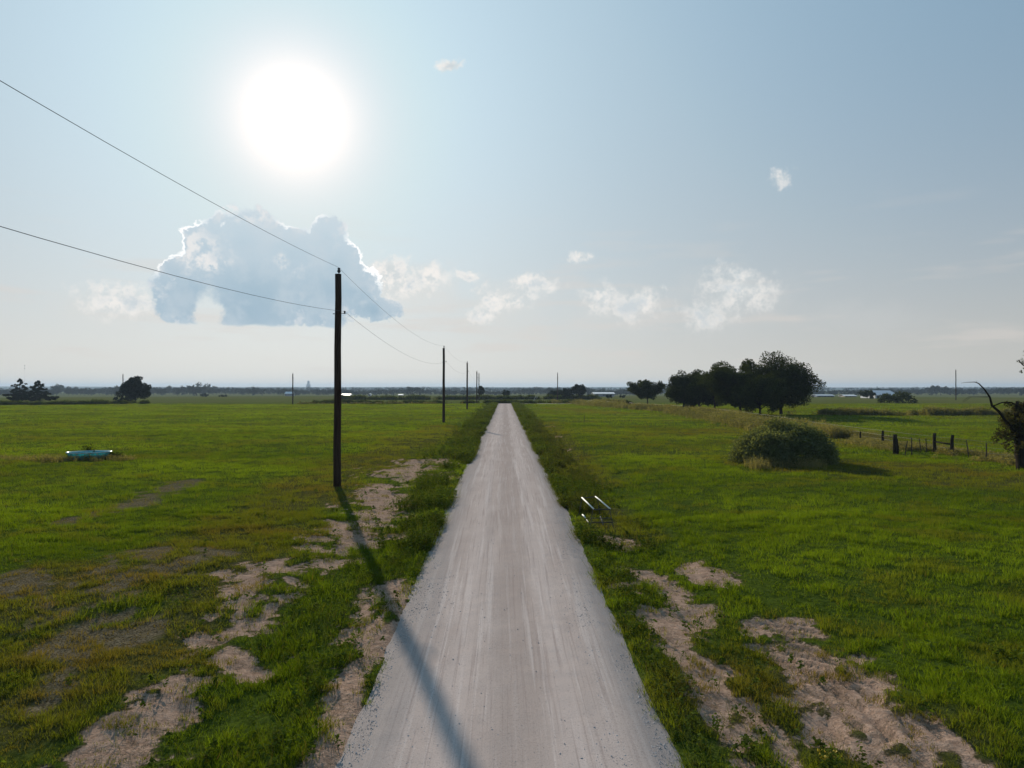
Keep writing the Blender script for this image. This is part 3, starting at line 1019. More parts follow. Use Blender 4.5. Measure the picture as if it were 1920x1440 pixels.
weedband('bush_skirt_weeds', 'rusty tall grass at the foot of the big round bush', lambda u: 39.6 + 0 * u, 13.2, 17.2, 500, 0.45, 0.5, 0.06, 40, tint=0.3, dry=0.7, along='x', stalk_w=0.014)


# ------------------------------------------------------------------ trees
def leaves(rng, centres, radii, per, size, flat=0.75, drop=0.0):
    """leaf faces spread through clumps"""
    V = []
    for c, r in zip(centres, radii):
        n = max(6, int(per * (r ** 2)))
        d = rng.normal(size=(n, 3)); d /= np.linalg.norm(d, axis=1)[:, None]
        rad = r * (0.35 + 0.65 * rng.random(n) ** 0.6)
        P = c + d * rad[:, None] * np.array([1, 1, flat])
        P[:, 2] -= drop * rng.random(n)
        s = size * (0.55 + 0.9 * rng.random(n))
        u = rng.normal(size=(n, 3)); u /= np.linalg.norm(u, axis=1)[:, None]
        w = np.cross(u, rng.normal(size=(n, 3))); w /= np.linalg.norm(w, axis=1)[:, None] + 1e-9
        U = u * s[:, None] * 0.62; W = w * s[:, None] * 0.36
        V.append(np.stack([P - U, P + W, P + U, P - W], 1))
    V = np.concatenate(V).reshape(-1, 3)
    F = np.arange(len(V)).reshape(-1, 4)
    return V, F


def tree_shape(seed, H, rx, ry, crown_low, trunk_r, n_clump, clump_r, per, size, peak=1.0, lean=(0, 0), limbs=7, flat=0.75):
    """returns crown (V, F) and a trunk MB for a broadleaf tree of height H standing on z=0"""
    rng = np.random.default_rng(seed)
    mb = MB()
    cz = (H + crown_low) / 2; rz = (H - crown_low) / 2
    top = (lean[0] * 0.5, lean[1] * 0.5, crown_low + rz * 0.7)
    mid = (lean[0] * 0.15, lean[1] * 0.15, crown_low * 0.6 + rz * 0.15)
    mb.tube([(0, 0, -0.25), (0.02, 0, 0.15), mid, top], [trunk_r * 1.5, trunk_r * 1.05, trunk_r * 0.8, trunk_r * 0.3], 9, wob=0.15, seed=seed)
    C = []; Rr = []
    ga = rng.random() * 6
    nl = max(7, n_clump // 6)
    for i in range(nl):
        zz = -0.9 + 1.8 * (i + 0.5) / nl
        a = ga + i * 2.39996 + rng.normal() * 0.35
        prof = math.sqrt(max(0.05, 1 - abs(zz) ** 2.4))
        if peak > 1:
            prof *= (1 - (zz + 1) / 2) ** (peak - 1)
        lr = (0.32 + 0.17 * rng.random()) * min(rx, rz * 1.2)
        k = 0.76 + 0.5 * rng.random()
        L = np.array([lean[0] * (zz + 1) / 2 + math.cos(a) * prof * (rx - lr * 0.75) * k,
                      lean[1] * (zz + 1) / 2 + math.sin(a) * prof * (ry - lr * 0.75) * k,
                      cz + zz * (rz - lr * 0.8)])
        for j in range(max(7, 2 * n_clump // nl)):
            d = rng.normal(size=3); d /= np.linalg.norm(d)
            C.append(tuple(L + d * lr * (0.35 + 0.55 * rng.random()))); Rr.append(lr * (0.40 + 0.32 * rng.random()))
    for i in range(n_clump // 5):
        d = rng.normal(size=3) * 0.32
        C.append((lean[0] * 0.5 + d[0] * rx, lean[1] * 0.5 + d[1] * ry, cz + d[2] * rz)); Rr.append(clump_r * 1.25)
    n_clump = len(C)
    pick = rng.permutation(n_clump)[:limbs]
    for i in pick:
        c = np.array(C[i])
        st = np.array(mid) + (np.array(top) - np.array(mid)) * rng.random() * 0.8
        m1 = st * 0.5 + c * 0.5 + rng.normal(size=3) * 0.25
        mb.tube([st, m1, c], [trunk_r * 0.45, trunk_r * 0.28, trunk_r * 0.1], 6, seed=int(i))
    V, F = leaves(rng, np.array(C), np.array(Rr), per, size, flat)
    return V, F, mb


def place_tree(name, label, px, base_py, width_px, top_py, seed, leafmat='oak', crown_low_f=0.2, group=None, depth_scale=0.9, cat='tree', n_clump=None, size=None, lean_px=0, peak=1.0, trunk_f=0.028, per=None, at=None):
    x, d = at if at else gpoint(px, base_py)
    H = (base_py - top_py) / FPX * d
    rx = width_px / 2 / FPX * d
    z0 = float(ground_z(np.array([x]), np.array([d]))[0])
    cr = max(0.45, rx * 0.27)
    n = n_clump or int(46 + 6 * rx)
    sz = size or max(0.2, d / FPX * 2.2)
    V, F, mb = tree_shape(seed, H, rx, rx * depth_scale, H * crown_low_f, max(0.09, H * trunk_f), n, cr, per or 40 / sz, sz, peak, (lean_px / FPX * d, 0))
    e = empty(name, (x, d, z0))
    link('crown', np_mesh('crown', V, [F], [M[leafmat]]), e)
    mb.build('trunk', M['bark'], e, True)
    tag(e, label, cat, group)
    return e


# the dark grove beyond the fence
GR = 'dark trees of the grove beyond the fence'
place_tree('oak_tree', 'small round-headed tree on a clear trunk at the thin end of the grove', 1214, 762, 64, 711, 101, crown_low_f=0.26, group=GR)
place_tree('oak_tree', 'leaning dark tree with a stepped crown between the small round tree and the big mass', 1280, 772, 66, 690, 102, crown_low_f=0.12, group=GR, lean_px=12)
place_tree('oak_tree', 'bushy lighter-topped tree joining the leaning tree to the big mass', 1340, 774, 84, 681, 103, crown_low_f=0.08, group=GR)
place_tree('oak_tree', 'dense broad tree in the middle of the grove reaching low to the ground', 1388, 778, 112, 671, 104, crown_low_f=0.06, group=GR)
place_tree('oak_tree', 'tallest and widest tree of the grove with sky gaps in its crown', 1464, 777, 124, 662, 105, crown_low_f=0.03, group=GR, n_clump=84, per=140)
place_tree('oak_tree', 'narrow dark tree squeezed between the leaning tree and the bushy lighter-topped tree', 1312, 773, 64, 699, 107, crown_low_f=0.05, group=GR)
place_tree('oak_tree', 'low dark tree filling the foot of the grove beside the tallest tree', 1425, 780, 96, 700, 106, crown_low_f=0.05, group=GR)


def cedar(name, label, px, base_py, width_px, top_py, seed, group, lean=0.0):
    """a ragged cone of drooping tiers"""
    x, d = gpoint(px, base_py)
    H = (base_py - top_py) / FPX * d
    W = width_px / 2 / FPX * d
    rng = np.random.default_rng(seed)
    C = []; Rr = []; mb = MB()
    mb.tube([(0, 0, -0.2), (lean * 0.4, 0, H * 0.5), (lean, 0, H * 0.97)], [0.22, 0.14, 0.03], 7)
    for i in range(110):
        u = rng.random() ** 1.45
        a = rng.random() * 6.283
        r = W * (1 - u) ** 0.85 * (0.35 + 0.75 * rng.random() ** 0.6) * (0.85 + 0.3 * math.sin(u * 26 + a))
        c = (lean * u + r * math.cos(a), r * math.sin(a), H * (0.06 + 0.92 * u) + 0.12 * r)
        C.append(c); Rr.append(0.28 + 0.5 * (1 - u))
        if i % 5 == 0:
            mb.tube([(lean * u, 0, H * (0.04 + 0.9 * u)), c], [0.06, 0.02], 5)
    V, F = leaves(rng, np.array(C), np.array(Rr), 190, 0.36, 0.5)
    e = empty(name, (x, d, float(ground_z(np.array([x]), np.array([d]))[0])))
    link('crown', np_mesh('crown', V, [F], [M['cedar']]), e)
    mb.build('trunk', M['bark'], e, True)
    tag(e, label, 'tree', group)
    return e


CG = 'dark ragged cedars in the far field'
cedar('cedar_tree', 'dark cedar with the tallest pointed top of the cedar pair, at its outer end', 37, 754, 50, 709, 201, CG, 0.1)
cedar('cedar_tree', 'wide dark cedar with a crooked top, nearer the broad lone tree', 74, 754, 52, 712, 202, CG, -0.5)
place_tree('lone_tree', 'broad dark lone tree beside a thin utility pole in the far field', 254, 755, 62, 703, 203, leafmat='cedar', crown_low_f=0.03, peak=1.25, n_clump=64)
place_tree('low_shrub', 'low dark shrub leaning against the foot of the broad lone tree', 226, 756, 26, 741, 204, leafmat='cedar', crown_low_f=0.02, cat='shrub', n_clump=14)
place_tree('round_shrub', 'small square dark shrub alone far out in the field', 383, 744, 15, 737, 205, leafmat='cedar', crown_low_f=0.03, cat='shrub', n_clump=12)
place_tree('round_shrub', 'tiny flat dark shrub next to the small square shrub far out', 418, 744, 13, 740.5, 206, leafmat='cedar', crown_low_f=0.03, cat='shrub', n_clump=10)
place_tree('round_shrub', 'upright dark shrub on the fence line just before the small round-headed tree', 1179, 763, 14, 749, 207, crown_low_f=0.1, cat='shrub', n_clump=16, leafmat='oak')
place_tree('field_tree', 'round dark tree on a short trunk beside the barn, by the crossing road', 1085, 752, 30, 723, 208, crown_low_f=0.2, leafmat='far', at=gpoint(1085, 749))
place_tree('field_tree', 'narrow dark tree just beyond the pole by the crossing road', 1062, 750, 20, 728, 209, crown_low_f=0.06, leafmat='far', at=gpoint(1062, 749))
place_tree('field_tree', 'low spreading dark tree behind the pole by the crossing road', 1043, 750, 36, 734, 210, crown_low_f=0.04, leafmat='far', at=gpoint(1043, 748))
place_tree('field_tree', 'slim grey-green tree standing clear of the hedge near the end of the road', 950, 747, 14, 730, 211, crown_low_f=0.12, leafmat='far')
place_tree('field_tree', 'thin ragged tree rising just behind the two farthest roadside poles', 902, 746, 12, 722.5, 212, crown_low_f=0.15, leafmat='far')
place_tree('round_shrub', 'dark shrub in front of the long white barn wall', 1142, 747, 12, 739.5, 213, leafmat='far', crown_low_f=0.03, cat='shrub', n_clump=12)
place_tree('round_shrub', 'faint low shrub between the white barn and the grove', 1167, 746, 11, 741, 214, leafmat='far', crown_low_f=0.03, cat='shrub', n_clump=10)
place_tree('field_tree', 'squat dark tree beside the white gabled barn in the far field', 1626, 747, 27, 730, 215, leafmat='oak', crown_low_f=0.03, n_clump=30)


# mounded bushes
def mound(name, label, x, y, rx, ry, H, n, leaf, seed, mat, per, offs=()):
    rng = np.random.default_rng(seed)
    C = []; Rr = []
    for i in range(n):
        a = i * 2.39996 + rng.normal() * 0.2
        u = math.sqrt((i + 0.5) / n)
        z = H * (1 - u ** 2.6) ** 0.5 * (0.86 + 0.2 * rng.random()) * (0.82 + 0.36 * vnoise(np.array([a % 6.283 * 0.9]), np.array([u * 3]), seed)[0])
        r = (0.12 + 0.11 * rng.random() ** 1.5) * min(rx, H * 1.6)
        s = 1.0 if i % 3 else 0.7
        C.append((u * rx * 0.92 * math.cos(a), u * ry * 0.92 * math.sin(a), max(0.15, z * s - r * 0.4))); Rr.append(r)
    mb = MB()
    for i in range(14):
        c = C[i]
        mb.tube([(c[0] * 0.15, c[1] * 0.15, -0.15), (c[0] * 0.5, c[1] * 0.5, c[2] * 0.6), c], [0.05, 0.035, 0.012], 5)
    V, F = leaves(rng, np.array(C), np.array(Rr), per, leaf, 0.85)
    V[:, 2] = np.maximum(V[:, 2], -0.1)
    e = empty(name, (x, y, float(ground_z(np.array([x]), np.array([y]))[0])))
    link('foliage', np_mesh('foliage', V, [F], [M[mat]]), e)
    mb.build('stems', M['bark'], e)
    tag(e, label, 'bush')
    return e


mound('big_bush', 'large round grey-green bush standing alone on the mown pasture', BUSH[0] + 0.85, BUSH[1], 3.15, 2.9, 2.2, 230, 0.105, 301, 'bush', 560)
bx, bd = gpoint(1682, 756)
mound('dark_mound_bush', 'long flat-topped dark bush out in the far pasture before the gabled barn', bx, bd, 6.2, 4.0, 3.0, 80, 0.42, 302, 'oak', 34)


# ------------------------------------------------------------------ distant trees
def proto_far(seed, kind):
    rng = np.random.default_rng(seed)
    H = 10.0
    if kind == 0:
        V, F, mb = tree_shape(seed, H, 5.2, 5.2, 0.7, 0.3, 26, 1.9, 7.5, 1.0, limbs=2)
    elif kind == 1:
        V, F, mb = tree_shape(seed, H, 4.0, 4.0, 0.6, 0.3, 22, 1.6, 8.5, 0.9, limbs=2)
    else:
        V, F, mb = tree_shape(seed, H, 6.8, 6.0, 0.5, 0.3, 28, 2.1, 7, 1.0, limbs=2)
    n0 = len(V)
    TV = np.concatenate(mb.V); TQ = np.concatenate(mb.Q) + n0; TT = np.concatenate(mb.T) + n0
    idx = np.concatenate([np.zeros(len(F) + 0, int), np.ones(len(TQ) + len(TT), int)])
    return np_mesh('treeline_tree', np.concatenate([V, TV]), [np.concatenate([F, TQ]), TT], [M['far'], M['bark']], mat_idx=idx)


PROTO = [proto_far(400 + i, i % 3) for i in range(9)]
TOPS = {  # outline of the treeline in the photograph: px -> py of the tops
    0: 728, 20: 730, 60: 729, 95: 727, 110: 718.5, 125: 724, 150: 726, 180: 727, 200: 724, 225: 723, 300: 725, 330: 724, 345: 722,
    372: 719, 395: 722, 420: 725, 450: 726, 480: 725, 520: 726, 560: 729, 610: 728, 650: 729, 700: 730, 755: 727, 770: 723, 785: 725,
    800: 729, 830: 730, 880: 730, 930: 732, 960: 731, 985: 726, 1010: 726, 1030: 725, 1060: 727, 1090: 725, 1110: 728, 1140: 730, 1170: 729, 1200: 729,
    1540: 732, 1570: 729, 1600: 731, 1650: 727, 1680: 728, 1720: 728, 1750: 724, 1762: 721, 1775: 726, 1800: 727, 1850: 727, 1880: 725, 1920: 726, 2000: 726}
TP = sorted(TOPS)
STANDS = [
    (-140, 200, 'hazy tree in the treeline behind the dark cedar pair', 'hazy trees behind the cedar pair'),
    (200, 500, 'hazy tree in the treeline beyond the broad lone tree and open field', 'hazy trees beyond the lone tree'),
    (500, 640, 'hazy tree in the treeline below the pale grain elevator', 'hazy trees below the grain elevator'),
    (640, 840, 'hazy tree in the treeline between the tall pole and the second pole', 'hazy trees between the first two poles'),
    (840, 1000, 'hazy tree in the treeline straight beyond the end of the gravel road', 'hazy trees beyond the end of the road'),
    (1000, 1260, 'hazy tree in the treeline behind the long white barn', 'hazy trees behind the long barn'),
    (1490, 1700, 'hazy tree in the treeline behind the gabled barn and sheds', 'hazy trees behind the gabled barn'),
    (1700, 2080, 'hazy tree in the treeline behind the pole and the dead limb', 'hazy trees behind the dead limb'),
]


def far_trees():
    rng = random.Random(7)
    n = 0
    for (p0, p1, label, grp) in STANDS:
        px = p0
        while px < p1:
            d = rng.uniform(840, 1050)
            top = np.interp(px, TP, [TOPS[k] for k in TP]) + abs(rng.gauss(0, 1.3)) - 0.4
            x = (px - 960) / FPX * d
            zg = float(far_z(np.array([x]), np.array([d]))[0])
            base_py = HORIZON + (CAM_H - zg) / d * FPX
            H = max(4.0, (base_py - top) / FPX * d)
            o = bpy.data.objects.new('treeline_tree', PROTO[rng.randrange(9)])
            COL.objects.link(o)
            o.location = (x, d, zg - 0.2)
            s = H / 10.0
            w = max(0.95, s) * rng.uniform(0.9, 1.35)
            o.scale = (w, w, s)
            o.rotation_euler = (0, 0, rng.uniform(0, 6.28))
            tag(o, label, 'tree', grp)
            n += 1
            px += rng.uniform(5.2, 9.0)
    return n


far_trees()


def far_woods():
    """woods seen as one mass behind the treeline"""
    rng = np.random.default_rng(17)
    C = []; Rr = []
    for i in range(3500):
        d = rng.uniform(1300, 3600)
        x = rng.uniform(-1.1, 1.1) * d
        if fbm(np.array([x / 260]), np.array([d / 170]), 51, 3)[0] < 0.47:
            continue
        z = float(far_z(np.array([x]), np.array([d]))[0])
        r = rng.uniform(3.5, 6.5)
        for q in range(3):
            C.append((x + rng.normal() * 4, d + rng.normal() * 4, z + 2 + rng.random() * 6.5)); Rr.append(r * 0.8)
    V, F = leaves(rng, np.array(C), np.array(Rr), 0.9, 2.4, 0.8)
    o = link('far_woods', np_mesh('far_woods', V, [F], [M['far']]))
    tag(o, 'pale blue far-off woods fading into haze behind the treeline', 'woods', kind='stuff')


far_woods()


# ------------------------------------------------------------------ utility poles and wires
def pole_mesh_parts(H, r0, r1, spool=True, bolts=True, seed=0):
    mb = MB()
    n = 9
    mb.tube([(0.012 * math.sin(i * 1.7 + seed), 0.01 * math.cos(i * 2.1 + seed), -0.6 + (H + 0.6) * i / n) for i in range(n + 1)],
            [r0 + (r1 - r0) * i / n for i in range(n + 1)], 16, wob=0.04, seed=seed)
    shaft = mb.mesh('shaft', M['pole'], True)
    pin = MB().tube([(0.03, 0, H - 0.35), (0.03, 0, H + 0.1)], 0.018, 8)
    ins = MB().lathe([(0.0, 0.30), (0.055, 0.29), (0.07, 0.25), (0.045, 0.21), (0.075, 0.17), (0.085, 0.12), (0.05, 0.07), (0.025, 0.05), (0.0, 0.05)], 14, c=(0.03, 0, H))
    sp = MB().tube([(r1, 0, H * 0.815), (0.30, 0, H * 0.815)], 0.016, 6)
    sp.lathe([(0.0, 0.07), (0.05, 0.065), (0.055, 0.04), (0.035, 0.02), (0.035, -0.02), (0.055, -0.04), (0.05, -0.065), (0, -0.07)], 12, c=(0.31, 0, H * 0.815 + 0.04))
    bolt = MB().tube([(-r1 - 0.10, 0, H * 0.812), (-r1 + 0.02, 0, H * 0.812)], 0.02, 6)
    return shaft, pin.mesh('pin', M['iron']), ins.mesh('insulator', M['iron'], True), sp.mesh('spool_bracket', M['iron']), bolt.mesh('bolt', M['iron'])


PG = 'bare wooden utility poles'
PM = {}


def utility_pole(label, x, y, H, seed=0, thick=1.0):
    key = (round(H, 1), thick)
    if key not in PM:
        PM[key] = pole_mesh_parts(H, 0.185 * thick, 0.145 * thick, seed=seed)
    e = empty('utility_pole', (x, y, float(ground_z(np.array([x]), np.array([y]))[0])))
    for nm, me in zip(('shaft', 'pin', 'insulator', 'spool_bracket', 'bolt'), PM[key]):
        link(nm, me, e)
    e.rotation_euler = (0, R(0.25) if seed == 1 else 0, 0)
    tag(e, label, 'utility pole', PG)
    return e


ROW = [(-8.20, 33.3), (-9.0, 93.6), (-9.47, 150.0), (-10.2, 206.0), (-12.1, 260.0)]
utility_pole('tallest brown wooden pole, nearest of the row, casting its shadow over the gravel road', ROW[0][0], ROW[0][1], 9.95, 1)
utility_pole('second pole of the roadside row, standing where the brown grass strip ends', ROW[1][0], ROW[1][1], 9.85, 2)
utility_pole('third pole of the roadside row, between the second pole and the thin pair', ROW[2][0], ROW[2][1], 9.85, 2)
utility_pole('fourth pole of the roadside row, taller of the thin close pair', ROW[3][0], ROW[3][1], 9.3, 2)
utility_pole('fifth and last pole of the roadside row, shorter of the thin close pair', ROW[4][0], ROW[4][1], 9.9, 2)
for lab, px, bpy_, tpy in (('thin pole alone in the open field near the grain elevator', 549, 757, 700),
                           ('thin pole rising beside the broad lone tree', 230.5, 751, 702),
                           ('thin pole in front of the low trees by the long barn', 1045.5, 750, 699.5),
                           ('thin pole out in the far pasture behind the dead limb', 1792.3, 750.5, 694)):
    d = CAM_H * FPX / (bpy_ - HORIZON)
    utility_pole(lab, (px - 960) / FPX * d, d, round((bpy_ - tpy) / FPX * d, 1), 3)


def wire(label, pts, sags, rad):
    P = []
    for (a, b), s in zip(zip(pts[:-1], pts[1:]), sags):
        a = Vector(a); b = Vector(b)
        for i in range(25):
            if i == 0 and P:
                continue
            t = i / 24
            p = a.lerp(b, t); p.z -= 4 * s * t * (1 - t)
            P.append(p)
    o = MB().tube(P, rad, 5, cap=False).build('overhead_wire', M['wire'], smooth=True)
    tag(o, label, 'wire', 'overhead wires of the roadside poles')
    return o


back = (-7.6, -25.0)
H0 = 9.95
up = [(back[0], back[1], H0 + 0.2)] + [(x + 0.03, y, h + 0.24) for (x, y), h in zip(ROW, (9.95, 9.85, 9.85, 9.3, 9.9))]
lo = [(back[0] + 0.3, back[1], 8.1)] + [(x + 0.33, y, h * 0.815) for (x, y), h in zip(ROW, (9.95, 9.85, 9.85, 9.3, 9.9))]
wire('upper sagging wire running from pole top to pole top', up, [0.95, 0.9, 0.8, 0.8, 0.8], 0.0065)
wire('lower sagging wire running along the sides of the poles', lo, [1.25, 1.1, 0.9, 0.9, 0.9], 0.0065)


# ------------------------------------------------------------------ fence
def fence_post(label, px, top_py, base_py, r, name='fence_post', mat='post', lean=0.0, seed=0, group='posts of the wire fence'):
    d = CAM_H * FPX / (base_py - HORIZON)
    x = (px - 960) / FPX * d
    H = (base_py - top_py) / FPX * d
    z = float(ground_z(np.array([x]), np.array([d]))[0])
    if mat == 'post':
        mb = MB().tube([(0, 0, -0.4), (lean * 0.3, 0, H * 0.35), (lean * 0.6, 0.02, H * 0.7), (lean, 0, H - 0.03), (lean, 0, H)], [r * 1.05, r * 1.05, r, r * 0.95, r * 0.8], 10, wob=0.14, seed=seed)
    else:
        mb = MB().tube([(0, 0, -0.4), (lean * 0.5, 0, H * 0.5), (lean, 0, H)], [r, r, r * 0.9], 6, wob=0.1, seed=seed)
    o = mb.build(name, M[mat], smooth=(mat == 'post'))
    o.location = (x, d, z)
    tag(o, label, 'fence post', group)
    return x, d, z, H


p1 = fence_post('thick wooden post standing in the weeds at the far side of the gap', 1655, 808, 836, 0.095, seed=1)
p2 = fence_post('thickest dark wooden post with a patch of shade at its foot', 1678, 814, 851, 0.13, seed=2)
fence_post('thin crooked stick leaning on the thickest dark post', 1684, 822, 851, 0.06, lean=-0.1, seed=3)
fence_post('slanting thin stake beside the shaded foot of the thickest post', 1695, 826, 856, 0.035, mat='steel_post', lean=0.22, name='fence_stake')
fence_post('straight thin stake second along from the thickest post', 1709, 820, 854, 0.04, mat='steel_post', name='fence_stake')
fence_post('pale thin stake leaning back midway between the thick posts', 1727, 822, 850, 0.03, mat='steel_post', lean=-0.15, name='fence_stake')
fence_post('thin stake just before the braced pair of posts', 1737, 823, 850, 0.035, mat='steel_post', lean=-0.05, name='fence_stake')
p3 = fence_post('tall wooden post of the braced pair, on the side of the thin stakes', 1752, 813, 849, 0.105, seed=4)
p4 = fence_post('tall wooden post of the braced pair, on the side of the dead tree', 1784, 817, 853, 0.105, seed=5, lean=0.06)
fence_post('bent thin stake among pale weeds past the braced pair', 1817, 825, 858, 0.035, mat='steel_post', lean=-0.2, name='fence_stake')
fence_post('straight thin stake among dark weed heads before the dead tree', 1849, 832, 866, 0.04, mat='steel_post', name='fence_stake')
fence_post('thin stake standing right beside the dead tree trunk', 1903, 836, 873, 0.05, mat='steel_post', name='fence_stake')
fence_post('lone thin post poking out of the weeds behind the big bush', 1613, 807, 829, 0.07, seed=6)
fence_post('small thin stake standing alone in the field near the gravel road', 1095, 778, 792, 0.045, mat='steel_post', lean=0.05, name='field_stake', group='stakes in the field')
FG = 'small far fence posts before the grove'
for i, px in enumerate(range(1142, 1300, 9)):
    by = np.interp(px, [1142, 1200, 1240, 1300], [756, 766, 769, 775])
    fence_post('small thin post of the far fence running below the grove', px, by - 9.5, by, 0.07 if i % 3 else 0.1, group=FG, seed=20 + i)


def rail(label, a, b, ha, hb, r):
    pa = Vector((a[0], a[1], a[2] + a[3] * ha)); pb = Vector((b[0], b[1], b[2] + b[3] * hb))
    o = MB().tube([pa, pa.lerp(pb, 0.5) - Vector((0, 0, 0.02)), pb], r, 8, wob=0.1).build('brace_rail', M['post'], smooth=True)
    tag(o, label, 'fence rail', 'brace rails of the fence')


rail('horizontal wooden brace rail between the pair of tall posts', p3, p4, 0.56, 0.52, 0.055)
rail('thin pale brace rail between the two thickest posts', p1, p2, 0.62, 0.86, 0.03)
for h, lab in ((0.35, 'lowest strand of wire along the fence posts'), (0.7, 'middle strand of wire along the fence posts'), (1.05, 'topmost strand of wire along the fence posts')):
    ys = [34, 40, 45.0, 47.5, 49.5, 55.5, 62, 75, 90, 110, 136, 150, 162, 180, 206]
    P = []
    for y in ys:
        x = float(fence_x(y))
        P.append((x, y, float(ground_z(np.array([x]), np.array([y]))[0]) + h))
    o = MB().tube(P, 0.006, 4, cap=False).build('fence_wire', M['iron'])
    tag(o, lab, 'fence wire', 'wire strands of the fence')


# ------------------------------------------------------------------ half-dead tree at the edge of the frame
def dead_tree():
    D = CAM_H * FPX / (884 - HORIZON)

    def q(px, py, dd=0.0):
        return ((px - 1918) / FPX * D, dd, CAM_H - (py - HORIZON) / FPX * D)
    x0 = (1918 - 960) / FPX * D
    e = empty('dying_tree', (x0, D, 0))
    mb = MB()
    mb.tube([q(1921, 890), q(1919, 870), q(1915, 830), q(1910, 800), q(1922, 770, .1), q(1948, 735, .2), q(1962, 690, .3), q(1980, 640, .3)], [0.42, 0.34, 0.30, 0.34, 0.25, 0.2, 0.16, 0.06], 12, wob=0.2, seed=3)
    mb.tube([q(1910, 800), q(1902, 770, -.1), q(1904, 752, -.15)], [0.16, 0.11, 0.06], 8, wob=0.2)
    mb.tube([q(1945, 700, .2), q(1930, 690, 0), q(1915, 684, -.1), q(1907, 675, -.1)], [0.08, 0.05, 0.03, 0.012], 6)
    mb.build('trunk', M['bark'], e, True)
    lb = MB()
    lb.tube([q(1908, 812), q(1885, 795, -.2), q(1864, 772, -.4), q(1848, 760, -.5), q(1844, 744, -.5), q(1832, 730, -.6), q(1819, 719, -.7), q(1812, 716.5, -.7), q(1795, 717, -.8), q(1783, 718.5, -.9)],
            [0.10, 0.08, 0.066, 0.06, 0.048, 0.038, 0.03, 0.02, 0.012, 0.006], 8, wob=0.15, seed=4)
    lb.tube([q(1850, 761, -.5), q(1862, 754, -.7), q(1876, 754, -.8), q(1890, 763, -.9), q(1900, 780, -.9)], [0.034, 0.034, 0.03, 0.03, 0.025], 6)
    lb.tube([q(1843, 744, -.5), q(1826, 744, -.3), q(1812, 744, -.2), q(1804, 751, -.1)], [0.022, 0.016, 0.012, 0.006], 5)
    lb.tube([q(1816, 744, -.2), q(1808, 750, -.2), q(1800, 754, -.2)], [0.010, 0.008, 0.005], 5)
    lb.tube([q(1819, 719, -.7), q(1815, 717.5, -.7), q(1816, 714, -.7)], [0.025, 0.015, 0.006], 5)
    lb.tube([q(1848, 762, -.5), q(1842, 768, -.5), q(1836, 764, -.4)], [0.02, 0.012, 0.006], 5)
    lb.build('dead_limb', M['bark'], e, True)['label'] = 'bare dead limb arching out over the fence'
    rng = np.random.default_rng(77)
    C = []; Rr = []
    for (px, py, rr, n) in ((1900, 770, 0.45, 5), (1905, 795, 0.55, 7), (1888, 812, 0.42, 6), (1882, 828, 0.35, 4), (1918, 760, 0.5, 5), (1925, 790, 0.6, 6), (1893, 830, .3, 3), (1890, 756, 0.25, 3), (1940, 810, .6, 4)):
        for k in range(n):
            c = np.array(q(px, py, rng.normal() * 0.45)); C.append(c + rng.normal(size=3) * rr * 0.4); Rr.append(rr * (0.5 + 0.5 * rng.random()))
    V, F = leaves(rng, np.array(C), np.array(Rr), 800, 0.10, 0.9, 0.15)
    link('lower_foliage', np_mesh('lower_foliage', V, [F], [M['brush']]), e)
    C = []; Rr = []
    for (px, py, rr, n) in ((1912, 677, 0.16, 3), (1917, 699, 0.16, 2), (1930, 672, .35, 3), (1955, 660, .6, 6), (1985, 640, .7, 8), (1990, 700, .6, 6), (1960, 620, .5, 5), (2020, 660, .7, 6), (2010, 610, .6, 6)):
        for k in range(n):
            c = np.array(q(px, py, rng.normal() * 0.5 * rr)); C.append(c + rng.normal(size=3) * rr * 0.5); Rr.append(rr * (0.5 + 0.5 * rng.random()))
    V, F = leaves(rng, np.array(C), np.array(Rr), 520, 0.10, 0.9)
    link('crown', np_mesh('crown', V, [F], [M['oak']]), e)
    tag(e, 'half-dead brushy tree with a bare arching limb at the wire fence', 'tree')


dead_tree()


# ------------------------------------------------------------------ turquoise tub
def mat_tub():
    m, t, out = new_mat('faded turquoise plastic')
    tc = t.node('ShaderNodeTexCoord')
    p = tc.outputs['Object']
    sp = t.node('ShaderNodeSeparateXYZ'); t.l.new(p, sp.inputs[0])
    n = t.noise(t.v('MULTIPLY', p, (1, 1, 0.35)), 5, 5, 0.65)
    c = t.mix(t.sstep(0.35, 0.65, n), (0.015, 0.34, 0.42), (0.09, 0.60, 0.64))
    c = t.mix(t.m('MULTIPLY', t.sstep(0.5, 0.64, t.noise(p, 11, 4, 0.7)), 0.5), c, (0.36, 0.68, 0.66))
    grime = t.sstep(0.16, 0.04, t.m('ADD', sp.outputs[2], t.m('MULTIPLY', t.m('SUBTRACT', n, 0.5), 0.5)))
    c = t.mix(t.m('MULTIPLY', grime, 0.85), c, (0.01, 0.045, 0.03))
    b = principled(t, out, c, 0.4, None, spec=0.5)
    tr = t.node('ShaderNodeBsdfTranslucent'); t.put(tr.inputs['Color'], c)
    mx = t.node('ShaderNodeMixShader'); mx.inputs[0].default_value = 0.42
    t.l.new(b.outputs[0], mx.inputs[1]); t.l.new(tr.outputs[0], mx.inputs[2]); t.l.new(mx.outputs[0], out.inputs['Surface'])
    return m


